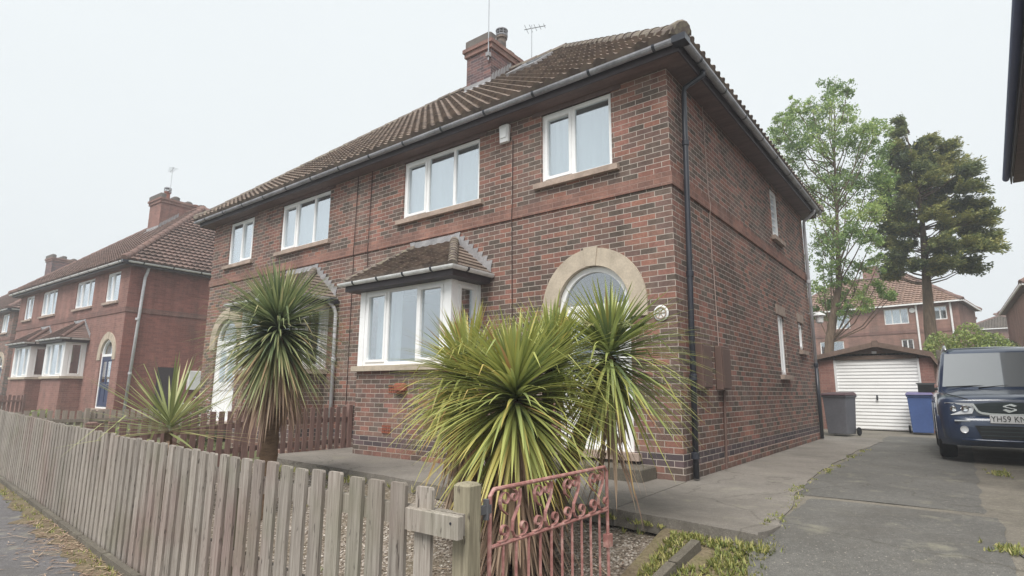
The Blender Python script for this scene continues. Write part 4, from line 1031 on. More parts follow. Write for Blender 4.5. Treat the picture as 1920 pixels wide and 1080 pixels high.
# ------------------------------------------------------------------ red wrought gate standing open
def gate():
    gx = .675; y0, y1 = -4.34, -3.10; zt = .515; zm = .235; zb = -.46
    root = empty('iron_gate', (gx, y0, zb), 'faded red wrought iron gate with scrolls standing open beside its wooden post', 'gate')
    m = MB(); r = .0115
    m.tube([(gx, y0, zb), (gx, y0, zt - .03), (gx, y0 + .03, zt), (gx, y1 - .03, zt), (gx, y1, zt - .03), (gx, y1, zb), (gx, y0, zb)], r, 8)
    m.tube([(gx, y0, zm), (gx, y1, zm)], .011, 8); m.build('frame', MT['gate'], root)
    n = 11
    for i in range(1, n):
        m = MB(); y = y0 + (y1 - y0) * i / n; m.tube([(gx, y, zb), (gx, y, zm)], .0085, 6); m.build('bar', MT['gate'], root)
    def strip(pts, wd=.020, th=.005):
        # flat iron strip bent in the gate plane
        m = MB(); vs = []; P = [Vector((0, p[0], p[1])) for p in pts]
        for i, p in enumerate(P):
            d = (P[min(i + 1, len(P) - 1)] - P[max(0, i - 1)]).normalized(); nn = Vector((0, -d.z, d.y)) * th / 2
            for sx, sn in ((-1, -1), (1, -1), (1, 1), (-1, 1)): q = p + nn * sn; vs.append((gx + sx * wd / 2, q.y, q.z))
        fs = []
        for i in range(len(P) - 1):
            for k in range(4): k2 = (k + 1) % 4; fs.append((i * 4 + k, i * 4 + k2, i * 4 + 4 + k2, i * 4 + 4 + k))
        fs += [(0, 1, 2, 3), tuple(range(len(P) * 4 - 1, len(P) * 4 - 5, -1))]
        m.add(vs, fs); return m.build('scroll', MT['gate'], root)
    def spiral(cy, cz, r0, a0, turns, sgn, k=18):
        return [(cy + r0 * (1 - .72 * t / k) * math.cos(a0 + sgn * turns * 2 * PI * t / k), cz + r0 * (1 - .72 * t / k) * math.sin(a0 + sgn * turns * 2 * PI * t / k)) for t in range(k + 1)]
    H = zt - zm; cell = (y1 - y0) / 4.0
    for c in range(4):
        yc = y0 + cell * (c + .55)
        strip([(yc + .085, zt - .02), (yc + .088, zt - .06), (yc + .075, zt - .105), (yc + .045, zt - .15), (yc + .022, zm + .10), (yc + .018, zm + .05), (yc + .04, zm + .018), (yc + .07, zm + .012)])
        strip([(yc - .10, zm + .012)] + [(yc - .07, zm + .014)] + [(y_, z_) for y_, z_ in spiral(yc - .055, zm + .058, .044, -PI * .45, 1.1, 1)])
        strip([(yc + .09, zm + .012)] + [(y_, z_) for y_, z_ in spiral(yc + .115, zm + .055, .040, -PI * .5, 1.05, 1)])
        strip([(yc - .03, zt - .14)] + [(yc - .075, zt - .11)] + [(y_, z_) for y_, z_ in spiral(yc - .045, zt - .062, .046, PI * 1.15, 1.1, -1)])
        strip(spiral(yc + .03, zt - .055, .036, PI * .5, 1.1, -1))
    for z in (zt - .08, -.35):
        m = MB(); m.box(gx - .012, gx + .012, y0 - .10, y0 - .0, z - .03, z + .012); m.tube([(gx, y0 - .03, z - .06), (gx, y0 - .03, z + .04)], .016, 8)
        m.build('hinge', MT['darkmetal'], root)
    m = MB(); m.box(gx - .02, gx + .02, y1 - .03, y1 + .03, .0, .08); m.build('latch', MT['gate'], root)
gate()
m = MB(); m.bevbox(.10, .48, -3.95, -3.5, gh(.3, -3.7), gh(.3, -3.7) + .18, .02); m.v = [(x - .25, y + .55, z + .12) for x, y, z in m.v]

# ------------------------------------------------------------------ brown picket fence dividing the two gardens
def divider():
    root = empty('garden_fence', (-6.28, -2.2, 0), 'brown stained picket fence dividing the front gardens behind the leafy trunk', 'fence')
    rng = random.Random(6); y = -.16
    while y > -4.1:
        zg = hgt(-6.28, y); m = MB(); zt = .72 + rng.uniform(-.012, .012) + zg * .25
        m.bevbox(-6.27, -6.25, y - .085, y, zg - .02, zt, .004); m.build('picket', MT['brownfence'], root); y -= .13
    for z in (.50, .12):
        for a, b in ((-.02, -2.0), (-2.0, -4.12)):
            m = MB(); m.beam((-6.30, a, z + hgt(0, a) * .3), (-6.30, b, z + hgt(0, b) * .3), .04, .08); m.build('rail', MT['brownfence'], root)
    for y in (-.06, -2.0, -4.05):
        m = MB(); m.bevbox(-6.37, -6.285 + .03, y - .05, y + .05, hgt(0, y) - .2, .76 + hgt(0, y) * .3, .01); m.build('post', MT['brownfence'], root)
divider()

# ------------------------------------------------------------------ cabbage palms
def crown(m, c, n, L, rng, wd=.034, emin=-60, emax=88, droop=.9, lean=Vector((0, 0, 0)), rb=.0, green=0, azr=None, upf=.3, clump=.22):
    phase = rng.uniform(0, 6)
    for i in range(n):
        t = (i + rng.random()) / n
        se = math.sin(R(emin)) + (math.sin(R(emax)) - math.sin(R(emin))) * (1 - t)
        e = math.asin(se); a = i * 2.399963 + rng.uniform(-.35, .35); a += clump * math.sin(3 * a + phase)
        d = Vector((math.cos(a) * math.cos(e), math.sin(a) * math.cos(e), math.sin(e))) + lean + Vector((rng.gauss(0, .06), rng.gauss(0, .06), rng.gauss(0, .06)))
        low = max(0, -e / R(60)); l = L * rng.uniform(.72, 1.1) * (1.0 + .12 * low) * (1 - upf * max(0, se) ** 1.5)
        rnd = min(1, max(0, rng.gauss(.42 + green + .22 * low, .17)))
        p = Vector(c) + Vector((0, 0, .14 * math.sin(e))) + d.normalized() * rb
        blade(m, p, d, l, wd * rng.uniform(.8, 1.15), rnd, droop * (.15 + .75 * (1 - abs(se)) + .3 * low) * rng.uniform(.6, 1.5) / max(.4, l), 7, kink=(rng.uniform(.35, .75) if rng.random() < .07 else 0), tip=.3)
def skirt(m, c, n, L, rng, z1, r=.07, out=.3):
    for i in range(n):
        a = rng.uniform(0, 2 * PI); z = rng.uniform(z1, c[2]); o = rng.uniform(.1, out)
        blade(m, (c[0] + math.cos(a) * r, c[1] + math.sin(a) * r, z), (math.cos(a) * o * 2, math.sin(a) * o * 2, -.8), L * rng.uniform(.5, 1.1), .03, rng.random(), 2.6, 5)
def ringed_trunk(m, pts, r0, r1, n=12):
    k = 26; P = []; rr = []
    for i in range(k + 1):
        t = i / k * (len(pts) - 1); j = min(int(t), len(pts) - 2); f = t - j
        P.append(Vector(pts[j]).lerp(Vector(pts[j + 1]), f)); rr.append((r0 + (r1 - r0) * i / k) * (1 + .06 * ((i % 2) * 2 - 1)))
    m.tube(P, rr, n)
def palm_tall():
    x, y = -3.80, -3.02; z0 = gh(x, y)
    root = empty('cabbage_palm', (x, y, z0), 'single tall palm with shaggy brown skirt standing before the garden divider fence', 'palm')
    rng = random.Random(31); zc = 1.74
    m = MB(); ringed_trunk(m, [(x, y, z0 - .05), (x + .02, y, .6), (x, y, zc - .05)], .105, .08); m.build('trunk', MT['palmbark'], root, smooth=True)
    m = MB(); crown(m, (x, y, zc), 1200, .98, rng, .031, -58, 86, .55, upf=.3, clump=.06); m.build('crown', MT['palm_d'], root, smooth=True, recalc=False)
    m = MB(); skirt(m, (x, y, zc - .05), 420, .85, rng, zc - .6, .08, .34); m.build('dead_leaves', MT['dead'], root, smooth=True, recalc=False)
palm_tall()
def palm_cluster():
    root = empty('cabbage_palm', (-.25, -2.95, -.45), 'bushy yellow green palm clump with several heads before the white front door', 'palm')
    rng = random.Random(41)
    base = (-.25, -2.75); z0 = gh(*base)
    h1_, h2_, h3_, h4_ = (-.02, -3.22, .96), (.24, -2.20, 1.32), (-.76, -2.95, 1.10), (-.1, -2.62, 1.2)
    for hc, rr in ((h1_, .065), (h2_, .07), (h3_, .06), (h4_, .055)):
        m = MB(); ringed_trunk(m, [(base[0] + (hc[0] - base[0]) * .12, base[1] + (hc[1] - base[1]) * .12, z0 - .05), (base[0] + (hc[0] - base[0]) * .5, base[1] + (hc[1] - base[1]) * .5, (z0 + hc[2]) * .45), hc], rr * 1.1, rr * .9); m.build('trunk', MT['palmbark'], root, smooth=True)
    for hc, n, L, mat, em, lean in ((h1_, 860, .84, 'palm', -64, (0, 0, 0)), (h2_, 560, .92, 'palm_g', -66, (.03, 0, .0)), (h3_, 600, .80, 'palm', -52, (-.1, 0, .05)), (h4_, 460, .76, 'palm', -30, (0, 0, .1))):
        m = MB(); crown(m, hc, n, L, rng, .032, em, 86, .75, Vector(lean), green=-.12 if mat == 'palm_g' else .02, upf=.42 if mat == 'palm_g' else .3); m.build('crown', MT['palm'] if mat != 'palm_g' else MT['palm'], root, smooth=True, recalc=False)
    m = MB()
    for hc, n in ((h1_, 330), (h2_, 46), (h3_, 190)): skirt(m, (hc[0], hc[1], hc[2] - .1), n, .62, rng, hc[2] - .85, .06, .26)
    for _ in range(420):
        a = rng.uniform(0, 2 * PI); q = rng.uniform(.06, .42)
        blade(m, (base[0] + math.cos(a) * q * .6, base[1] - .15 + math.sin(a) * q * .6, z0 + rng.uniform(.1, .75)), (math.cos(a) * .5, math.sin(a) * .5, -.75), rng.uniform(.3, .7), .026, rng.random(), 1.2, 4)
    m.build('dead_leaves', MT['dead'], root, smooth=True, recalc=False)
    # drooping seed stalks in the heads
    for hc, s in ((h2_, 7), (h3_, 4)):
        for k in range(s):
            m = MB()
            a = rng.uniform(0, 2 * PI); p = Vector(hc) + Vector((0, 0, .12)); d = Vector((math.cos(a) * .6, math.sin(a) * .6, .9)); pts_ = [p.copy()]
            for q in range(6): p = p + d * .07; d = (d + Vector((0, 0, -.32))); d.normalize(); pts_.append(p.copy())
            m.rc = rng.random(); m.tube(pts_, .006, 4)
            for q in range(2, 7):
                for w_ in range(5): b = rng.uniform(0, 2 * PI); m.tube([pts_[q], pts_[q] + Vector((math.cos(b) * .06, math.sin(b) * .06, rng.uniform(-.04, .05)))], .0035, 3)
            m.build('seed_stalk', MT['palm_y'], root, smooth=True)
palm_cluster()
def palm_young():
    x, y = -4.85, -3.70; zc = .52; z0 = gh(x, y)
    root = empty('cabbage_palm', (x, y, z0), 'young spiky yellow green palm just behind the grey picket fence', 'palm')
    rng = random.Random(51)
    m = MB(); ringed_trunk(m, [(x, y, z0 - .05), (x, y, zc)], .06, .045); m.build('trunk', MT['palmbark'], root, smooth=True)
    m = MB(); crown(m, (x, y, zc), 90, 1.12, rng, .042, -6, 84, .16, rb=.02, upf=.3); 
    m.build('crown', MT['palm_y'], root, smooth=True, recalc=False)
    m = MB(); crown(m, (x, y, zc - .05), 26, .6, rng, .04, -55, -15, .7); m.build('dead_leaves', MT['dead'], root, smooth=True, recalc=False)
palm_young()

# ------------------------------------------------------------------ small leaved shrubs
def leafball(m, c, r, n, s, rng, flat=1.0, base=.5, shell=.45):
    for _ in range(n):
        while True:
            v = Vector((rng.uniform(-1, 1), rng.uniform(-1, 1), rng.uniform(-1, 1)))
            if .05 < v.length < 1: break
        v = v.normalized() * (v.length ** shell)
        p = Vector(c) + Vector((v.x * r[0], v.y * r[1], v.z * r[2]))
        a = Vector((rng.gauss(0, 1), rng.gauss(0, 1), rng.gauss(0, 1) * flat)).normalized(); b = a.orthogonal().normalized(); b.rotate(Matrix.Rotation(rng.uniform(0, 6.28), 3, a))
        l = s * rng.uniform(.6, 1.3); w_ = l * .45; q = b.cross(a)
        m.add([p - b * l * .5, p + q * w_ * .5, p + b * l * .5, p - q * w_ * .5], [(0, 1, 2, 3)], min(1, max(0, rng.gauss(base, .2))))
def shrub(name, label, x, y, z, r, n, s, seed, mat='bush', cat='shrub', flowers=0, group=None):
    rng = random.Random(seed); root = empty(name, (x, y, z), label, cat, group)
    m = MB()
    for k in range(9):
        a = rng.uniform(0, 2 * PI); q = rng.uniform(.2, .8)
        m.tube([(x, y, z), (x + math.cos(a) * r[0] * q * .4, y + math.sin(a) * r[1] * q * .4, z + r[2] * .9), (x + math.cos(a) * r[0] * q, y + math.sin(a) * r[1] * q, z + r[2] * 1.7)], [.02, .014, .005], 5)
    m.build('stem', MT['bark'], root)
    m = MB(); per = n // 9
    for k in range(9):
        a = rng.uniform(0, 2 * PI); q = rng.uniform(.1, .75); hz = rng.uniform(.5, 1.6)
        leafball(m, (x + math.cos(a) * r[0] * q, y + math.sin(a) * r[1] * q, z + r[2] * hz), (r[0] * .45, r[1] * .45, r[2] * .42), per, s, rng, base=rng.uniform(.25, .7))
    m.build('foliage', MT[mat], root, recalc=False)
    if flowers:
        m = MB()
        for _ in range(flowers):
            a = rng.uniform(0, 2 * PI); q = rng.uniform(.3, 1); p = (x + math.cos(a) * r[0] * q, y + math.sin(a) * r[1] * q, z + r[2] * rng.uniform(.6, 2))
            leafball(m, p, (.03, .03, .03), 6, .035, rng)
        m.build('blossom', MT['white'], root, recalc=False)
    return root
shrub('garden_shrub', 'dark straggly shrub with white flowers between the tall palm and young palm', -6.75, -2.6, -.2, (.42, .42, .55), 1500, .045, 61, 'conif', flowers=40)
shrub('garden_shrub', 'low yellow green shrub spreading behind the young spiky palm', -7.0, -3.4, -.35, (.7, .45, .42), 1800, .05, 62, 'bush')
shrub('garden_shrub', 'small green plant at the foot of the tall palm trunk', -4.4, -2.5, -.3, (.16, .16, .16), 250, .05, 63, 'bush')

# ------------------------------------------------------------------ fences and low wall of the next garden
def row_fence(a, b, z, h, label, mat, step=.13, name='garden_fence'):
    root = empty(name, (a[0], a[1], z), label, 'fence'); A = Vector((*a, z)); B = Vector((*b, z)); L = (B - A).length; d = (B - A) / L; n = int(L / step)
    m = MB(); s = Vector((-d.y, d.x, 0)) * .01; rng = random.Random(9)
    for i in range(n):
        p = A + d * step * i; q = p + d * step * .68; hh = Vector((0, 0, h + rng.uniform(-.02, .02))); m.hex([p - s, q - s, q + s, p + s], [p - s + hh, q - s + hh, q + s + hh, p + s + hh])
    m.build('picket_panel', MT[mat], root)
    for zz in (.25, h - .22):
        m = MB(); o = Vector((-d.y, d.x, 0)) * .035; m.beam(A + o + Vector((0, 0, zz)), B + o + Vector((0, 0, zz)), .035, .07); m.build('rail', MT[mat], root)
    for k in range(0, int(L / 2) + 1):
        p = A + d * min(L, k * 2) + Vector((-d.y, d.x, 0)) * .08; m = MB(); m.box(p.x - .04, p.x + .04, p.y - .04, p.y + .04, z - .1, z + h + .04); m.build('post', MT[mat], root)
row_fence((-12.7, -.3), (-12.7, -3.7), -.25, .8, 'grey picket fence running back beside the far garden path of the main pair', 'greyfence')
row_fence((-12.9, -3.55), (-27, -2.6), -.35, .75, 'weathered low picket fence before the orange red pair', 'greyfence')
row_fence((-26.3, -.5), (-26.3, -3.2), -.2, .95, 'dark brown picket divider between the bay windows of the orange red pair', 'brownfence')
m = MB()
for i in range(22):
    x = -14 - i * .6; m.bevbox(x - .58, x, -2.55 + i * .03, -2.25 + i * .03, -.4, .22 + .03 * (i % 3), .03)
tag(m.build('garden_wall', MT['kerb'], None), 'low grey stone garden wall before the orange red pair', 'wall')
shrub('garden_shrub', 'small green bush behind the wall near the blue front door', -17.5, -2.0, -.2, (.7, .4, .35), 900, .09, 64)

# ------------------------------------------------------------------ garage at the end of the drive
def garage():
    Y = 12.33; x0, x1 = -.62, 2.13; root = empty('garage', (.8, Y, 0), 'small brick garage with white up and over door at the end of the drive', 'garage')
    dx0, dx1, dzt = -.22, 1.83, 2.10
    wl = MB(); wall_grid(wl, 'y', Y, x0, x1, -.3, 1.98, [(dx0, dx1, -.3, 1.98)], 1, .11)
    wl.quad((x0, Y, -.3), (x0, Y + 5.2, -.3), (x0, Y + 5.2, 2.0), (x0, Y, 2.0)); wl.quad((x1, Y, -.3), (x1, Y + 5.2, -.3), (x1, Y + 5.2, 2.0), (x1, Y, 2.0)); wl.quad((x0, Y + 5.2, -.3), (x1, Y + 5.2, -.3), (x1, Y + 5.2, 2.0), (x0, Y + 5.2, 2.0))
    wl.build('wall', MT['brick2'], root)
    gb = MB(); gb.prism([(x0, 1.98), (x1, 1.98), (.88, 2.34)], Y + .02, Y + .06); gb.prism([(dx0, 1.97), (dx1, 1.97), (dx1, 2.16), (.88, 2.3), (dx0, 2.16)], Y - .0, Y + .018)
    gb.build('gable_board', MT['barge'], root)
    d = MB(); n = 22; z0 = .03; z1 = 2.08
    for i in range(n):
        a = z0 + (z1 - z0) * i / n; b = z0 + (z1 - z0) * (i + 1) / n
        d.add([(dx0 + .05, Y + .055, a), (dx1 - .05, Y + .055, a), (dx1 - .05, Y + .042, a + .03), (dx0 + .05, Y + .042, a + .03), (dx1 - .05, Y + .055, b), (dx0 + .05, Y + .055, b)], [(0, 1, 2, 3), (3, 2, 4, 5)])
    dr = d.build('garage_door', MT['garage_door'], root, recalc=False)
    f = MB(); f.box(dx0, dx0 + .05, Y + .0, Y + .07, 0, z1 + .05); f.box(dx1 - .05, dx1, Y, Y + .07, 0, z1 + .05); f.box(dx0 + .05, dx1 - .05, Y, Y + .07, z1, z1 + .05); f.build('door_frame', MT['white'], dr)
    h = MB(); h.bevbox(.76, .80, Y + .0, Y + .03, .84, .98, .006); h.tube([(.78, Y - .03, .90), (.78, Y + .01, .90)], .012, 6); h.tube([(.75, Y - .03, .88), (.81, Y - .03, .92)], .01, 6); h.build('handle', MT['pipe'], dr)
    # low pitched roof with bargeboards that turn down at the ends
    r = MB(); prof = [(x0 - .13, 1.84), (x0 - .02, 2.10), (.88, 2.42), (x1 + .0, 2.10), (x1 + .12, 1.84)]; pi = [(x0 - .09, 1.84), (x0 + .0, 2.06), (.88, 2.385), (x1 - .02, 2.06), (x1 + .08, 1.84)]
    for (a, b), (c, e) in zip(zip(prof, prof[1:]), zip(pi, pi[1:])):
        r.hex([(a[0], Y - .12, a[1]), (b[0], Y - .12, b[1]), (e[0], Y - .12, e[1]), (c[0], Y - .12, c[1])], [(a[0], Y + 5.3, a[1]), (b[0], Y + 5.3, b[1]), (e[0], Y + 5.3, e[1]), (c[0], Y + 5.3, c[1])])
    rf = r.build('roof', MT['felt'], root)
    b_ = MB(); pr = [(x0 - .15, 1.80), (x0 - .04, 2.12), (.88, 2.455), (x1 + .02, 2.12), (x1 + .14, 1.78)]; lo = [(x0 - .09, 1.80), (x0 + .02, 2.00), (.88, 2.315), (x1 - .03, 2.00), (x1 + .09, 1.78)]
    for (a, b), (c, e) in zip(zip(pr, pr[1:]), zip(lo, lo[1:])):
        b_.hex([(a[0], Y - .16, a[1]), (b[0], Y - .16, b[1]), (e[0], Y - .16, e[1]), (c[0], Y - .16, c[1])], [(a[0], Y - .122, a[1]), (b[0], Y - .122, b[1]), (e[0], Y - .122, e[1]), (c[0], Y - .122, c[1])])
    b_.bevbox(.80, .95, Y - .185, Y - .161, 2.30, 2.48, .01); b_.build('bargeboard', MT['barge'], rf)
    s = MB(); s.bevbox(.76, .88, Y - .012, Y - .001, 2.13, 2.2, .01); s.build('number_plate', MT['white'], root)
garage()

# ------------------------------------------------------------------ wheelie bins
def bin_(x, y, w, d, h, body, lid, label, rot=0):
    root = empty('wheelie_bin', (x, y, 0), label, 'bin', 'wheelie bins before the garage'); 
    m = MB(); t = .055; H = h - .09
    def ring(k, z): return [(x + sx * (w / 2 - k), y + sy * (d / 2 - k), z) for sx, sy in ((-1, -1), (1, -1), (1, 1), (-1, 1))]
    m.hex(ring(t, .04), ring(.01, H)); m.hex(ring(-.012, H - .05), ring(-.012, H)) 
    bo = m.build('body', MT[body], root)
    bv = bo.modifiers.new('b', 'BEVEL'); bv.width = .018; bv.segments = 3
    m = MB(); m.add([(x - w / 2 - .03, y - d / 2 - .04, H + .002), (x + w / 2 + .03, y - d / 2 - .04, H + .002), (x + w / 2 + .03, y + d / 2 + .02, H + .002), (x - w / 2 - .03, y + d / 2 + .02, H + .002),
                     (x - w / 2 + .0, y - d / 2 + .0, H + .05), (x + w / 2 - .0, y - d / 2 + .0, H + .05), (x + w / 2 - .02, y + d / 2 - .04, H + .085), (x - w / 2 + .02, y + d / 2 - .04, H + .085)], [(3, 2, 1, 0), (4, 5, 6, 7), (0, 1, 5, 4), (1, 2, 6, 5), (2, 3, 7, 6), (3, 0, 4, 7)])
    lo = m.build('lid', MT[lid], root); bv = lo.modifiers.new('b', 'BEVEL'); bv.width = .012; bv.segments = 2
    m = MB(); m.tube([(x - w / 2 + .05, y + d / 2 + .05, H - .02), (x + w / 2 - .05, y + d / 2 + .05, H - .02)], .016, 8); m.build('handle', MT[body], root)
    for sx in (-1, 1):
        m = MB(); m.lathe((0, 0, 0), [(.02, -.025), (.09, -.025), (.1, -.015), (.1, .015), (.09, .025), (.02, .025)], 16)
        m.v = [(x + sx * (w / 2 + .005) + q[2], y + d / 2 + q[0] - .03, .1 + q[1]) for q in m.v]; m.build('wheel', MT['rubber'], root)
    for o in [root]: o.rotation_euler.z = rot
bin_(.22, 9.75, .56, .62, 1.06, 'bin_grey', 'bin_lid', 'grey wheelie bin with dark red brown lid against the house back corner', -.25)
bin_(1.77, 11.75, .55, .62, 1.08, 'bin_blue', 'bin_lid2', 'blue wheelie bin standing before the white garage door', .05)
m = MB(); m.bevbox(-.32, -.0, 9.45, 9.85, 0, .92, .03); b2o = m

# ------------------------------------------------------------------ parked dark blue off roader
def car():
    CX, CY = 3.19, 4.50; root = empty('parked_car', (CX, CY, 0), 'dark navy off roader parked on the drive, cut by the right edge', 'car')
    s = NT('navy_car_paint'); n = s.noise(s.coord('Object'), 2.5, 3)
    s.fin(s.ramp(n, [(.3, srgb(34, 50, 78)), (.7, srgb(44, 62, 92))]), .28, .5); s.b.inputs['Coat Weight'].default_value = .8; s.b.inputs['Coat Roughness'].default_value = .08; paint = s.m
    s = NT('car_glass'); s.fin((.24, .255, .265, 1), .08, .8); s.b.inputs['Coat Weight'].default_value = 1; s.b.inputs['Coat IOR'].default_value = 2.3; s.b.inputs['Coat Roughness'].default_value = .02; cg = s.m  # opaque grey base paints the sky reflected in the glass
    s = NT('headlamp_glass'); s.fin((.8, .82, .84, 1), .12, .8); s.b.inputs['Coat Weight'].default_value = 1; hg = s.m
    s = NT('chrome'); s.fin((.72, .73, .75, 1), .14, .5, 1); chrome = s.m
    s = NT('silver_rail'); s.fin((.55, .57, .58, 1), .35, .5, .6); rail = s.m
    blk = simple('black_trim', (.02, .022, .025, 1), .5, .4, .1, 3); grl = simple('dark_green_grille', (.030, .045, .048, 1), .35, .5, .1, 3)
    P = lambda x, y, z: (CX + x, CY + y, z * 1.0)
    def sec(y, zb, hw, sh, top):
        return [(0, zb), (hw - .10, zb), (hw - .015, zb + .06), (hw, zb + .22), (hw + .004, (zb + sh) / 2 + .06), (hw - .004, sh - .11), (hw - .035, sh - .03), (hw - .10, sh + .012), (hw * .62, top - .006), (hw * .3, top), (0, top)]
    st = [(.075, .32, .70, .86, .885), (.10, .30, .765, .885, .915), (.17, .29, .82, .91, .95), (.34, .28, .855, .935, .985), (.7, .28, .868, .965, 1.02), (1.0, .28, .87, .985, 1.05), (1.2, .28, .87, 1.0, 1.065), (1.8, .28, .872, 1.02, 1.05), (3.2, .28, .872, 1.03, 1.05), (3.75, .30, .86, 1.03, 1.05), (3.95, .34, .80, 1.01, 1.03)]
    m = MB(); vs = []; n = 0
    for (y, zb, hw, sh, top) in st:
        h = sec(y, zb, hw, sh, top); ring = [P(x, y, z) for x, z in h] + [P(-x, y, z) for x, z in h[-2:0:-1]]; n = len(ring); vs += ring
    fs = [(i * n + k, i * n + (k + 1) % n, (i + 1) * n + (k + 1) % n, (i + 1) * n + k) for i in range(len(st) - 1) for k in range(n)]
    fs += [tuple(range(n)), tuple(range(len(st) * n - 1, (len(st) - 1) * n - 1, -1))]
    m.add(vs, fs); body = m.build('body', paint, root, smooth=True)
    # wheel arches cut out
    for wy in (.84, 3.18):
        cm = MB(); cm.lathe((0, 0, 0), [(.40, -1.2), (.40, 1.2)], 40); cm.v = [(CX + q[2], CY + wy + q[0], .37 + q[1]) for q in cm.v]; cu = cm.build('cutter', None, None)
        bo = body.modifiers.new('b', 'BOOLEAN'); bo.operation = 'DIFFERENCE'; bo.object = cu; bo.solver = 'EXACT'
        dg = bpy.context.evaluated_depsgraph_get(); dg.update(); new = bpy.data.meshes.new_from_object(body.evaluated_get(dg)); body.modifiers.clear(); body.data = new; new.name = 'body'
        bpy.data.objects.remove(cu)
    body.location = (0, 0, 0)
    iw = MB()
    iw.box(CX - .62, CX + .62, CY + .3, CY + 3.8, .25, .9); iw.build('underbody', blk, root)
    # cabin
    def rr(z, hw, ya, yb, c=.12, bow=.06):
        pts = []
        for k in range(9): t = -1 + 2 * k / 8; pts.append((t * (hw - .02), ya + bow * t * t))
        for k in range(1, 6): pts.append((hw, ya + bow + (yb - ya - bow) * k / 6))
        for k in range(9): t = 1 - 2 * k / 8; pts.append((t * (hw - .03), yb - .04 * t * t))
        for k in range(1, 6): pts.append((-hw, yb - (yb - ya - bow) * k / 6 - .0))
        return [P(x, y, z) for x, y in pts]
    rings = [rr(1.0, .80, 1.12, 3.88), rr(1.08, .79, 1.20, 3.88), rr(1.38, .74, 1.49, 3.83), rr(1.66, .68, 1.78, 3.76), rr(1.725, .64, 1.90, 3.70), rr(1.765, .52, 2.08, 3.6), rr(1.79, .30, 2.3, 3.4)]
    m = MB(); n = len(rings[0]); 
    for r in rings: m.add(r, [])
    m.f = [(i * n + k, i * n + (k + 1) % n, (i + 1) * n + (k + 1) % n, (i + 1) * n + k) for i in range(len(rings) - 1) for k in range(n)] + [tuple(range((len(rings) - 1) * n, len(rings) * n))]
    m.build('cabin', paint, root, smooth=True)
    # windscreen: curved panel just proud of the cabin
    m = MB(); rows = 6; cols = 10; vs = []
    for j in range(rows + 1):
        t = j / rows; z = 1.09 + .56 * t; hw = .73 - .10 * t; y = 1.225 + .545 * t
        for i in range(cols + 1): q = -1 + 2 * i / cols; vs.append(P(q * hw, y + .055 * q * q - .018, z + .006))
    m.add(vs, [(j * (cols + 1) + i, j * (cols + 1) + i + 1, (j + 1) * (cols + 1) + i + 1, (j + 1) * (cols + 1) + i) for j in range(rows) for i in range(cols)])
    ws = m.build('windscreen', cg, root, smooth=True, recalc=False)
    for (a, b, c) in (((-.25, 1.19, 1.075), (.10, 1.235, 1.115), (.62, 1.30, 1.13)), ((-.68, 1.20, 1.09), (-.35, 1.225, 1.105), (-.02, 1.25, 1.12))):
        w_ = MB(); w_.tube([P(*a), P(*b), P(*c)], .009, 6); w_.build('wiper', blk, ws)
    for sx in (-1, 1):
        m = MB()
        for (ya, yb) in ((1.52, 2.35), (2.42, 3.1), (3.17, 3.6)):
            f = lambda y, z: P(sx * (.79 - (z - 1.06) * .213 + .006), y, z)
            ya2 = ya + .16 if ya < 1.6 else ya; m.quad(f(ya, 1.09), f(yb, 1.09), f(yb - .02, 1.53), f(ya2 + .13 if ya < 1.6 else ya + .02, 1.53))
        m.build('side_window', cg, root)
        m = MB(); m.bevbox(CX + sx * .87, CX + sx * 1.05, CY + 1.30, CY + 1.42, 1.00, 1.16, .03); o = m.build('wing_mirror', blk, root, smooth=False)
        m = MB(); m.tube([P(sx * .80, 1.38, 1.06), P(sx * .90, 1.36, 1.05)], .025, 8); m.build('mirror_arm', blk, o)
        m = MB(); m.tube([P(sx * .60, 1.86, 1.72), P(sx * .61, 2.05, 1.80), P(sx * .61, 3.4, 1.80), P(sx * .60, 3.6, 1.74)], .022, 8); m.build('roof_rail', rail, root, smooth=True)
        # headlight
        m = MB(); o_ = [(.42, .052, .845), (.40, .058, .79), (.44, .05, .70), (.69, .062, .675), (.80, .16, .69), (.832, .27, .78), (.825, .26, .835), (.74, .085, .855)]
        v = [P(sx * x, y, z) for x, y, z in o_] + [P(sx * x * .985, y + .06, z) for x, y, z in o_]; k = len(o_)
        m.add(v, [tuple(range(k))] + [(i, (i + 1) % k, (i + 1) % k + k, i + k) for i in range(k)])
        hl = m.build('headlight', hg, root)
        m = MB()
        for (hx, hz, hr) in ((.52, .77, .05), (.66, .765, .042)):
            m.lathe((0, 0, 0), [(hr, 0), (hr * .8, .012), (hr * .3, .006)], 20); 
            k = 60; m.v[-k:] = [P(sx * hx + q[0], .052 - q[2] - .004 + max(0, hx - .6) * .25, hz + q[1]) for q in m.v[-k:]]
        m.build('lamp_reflector', chrome, hl)
        # fog light and strip
        m = MB(); m.lathe((0, 0, 0), [(.052, 0), (.05, .02), (.034, .012), (.012, .01)], 20); m.v = [P(sx * .56 + q[0], -.006 - q[2], .475 + q[1]) for q in m.v]; m.build('fog_light', hg, root)
        m = MB(); m.bevbox(CX + sx * .48, CX + sx * .66, CY - .012, CY + .03, .588, .606, .004); m.build('bumper_strip', rail, root)
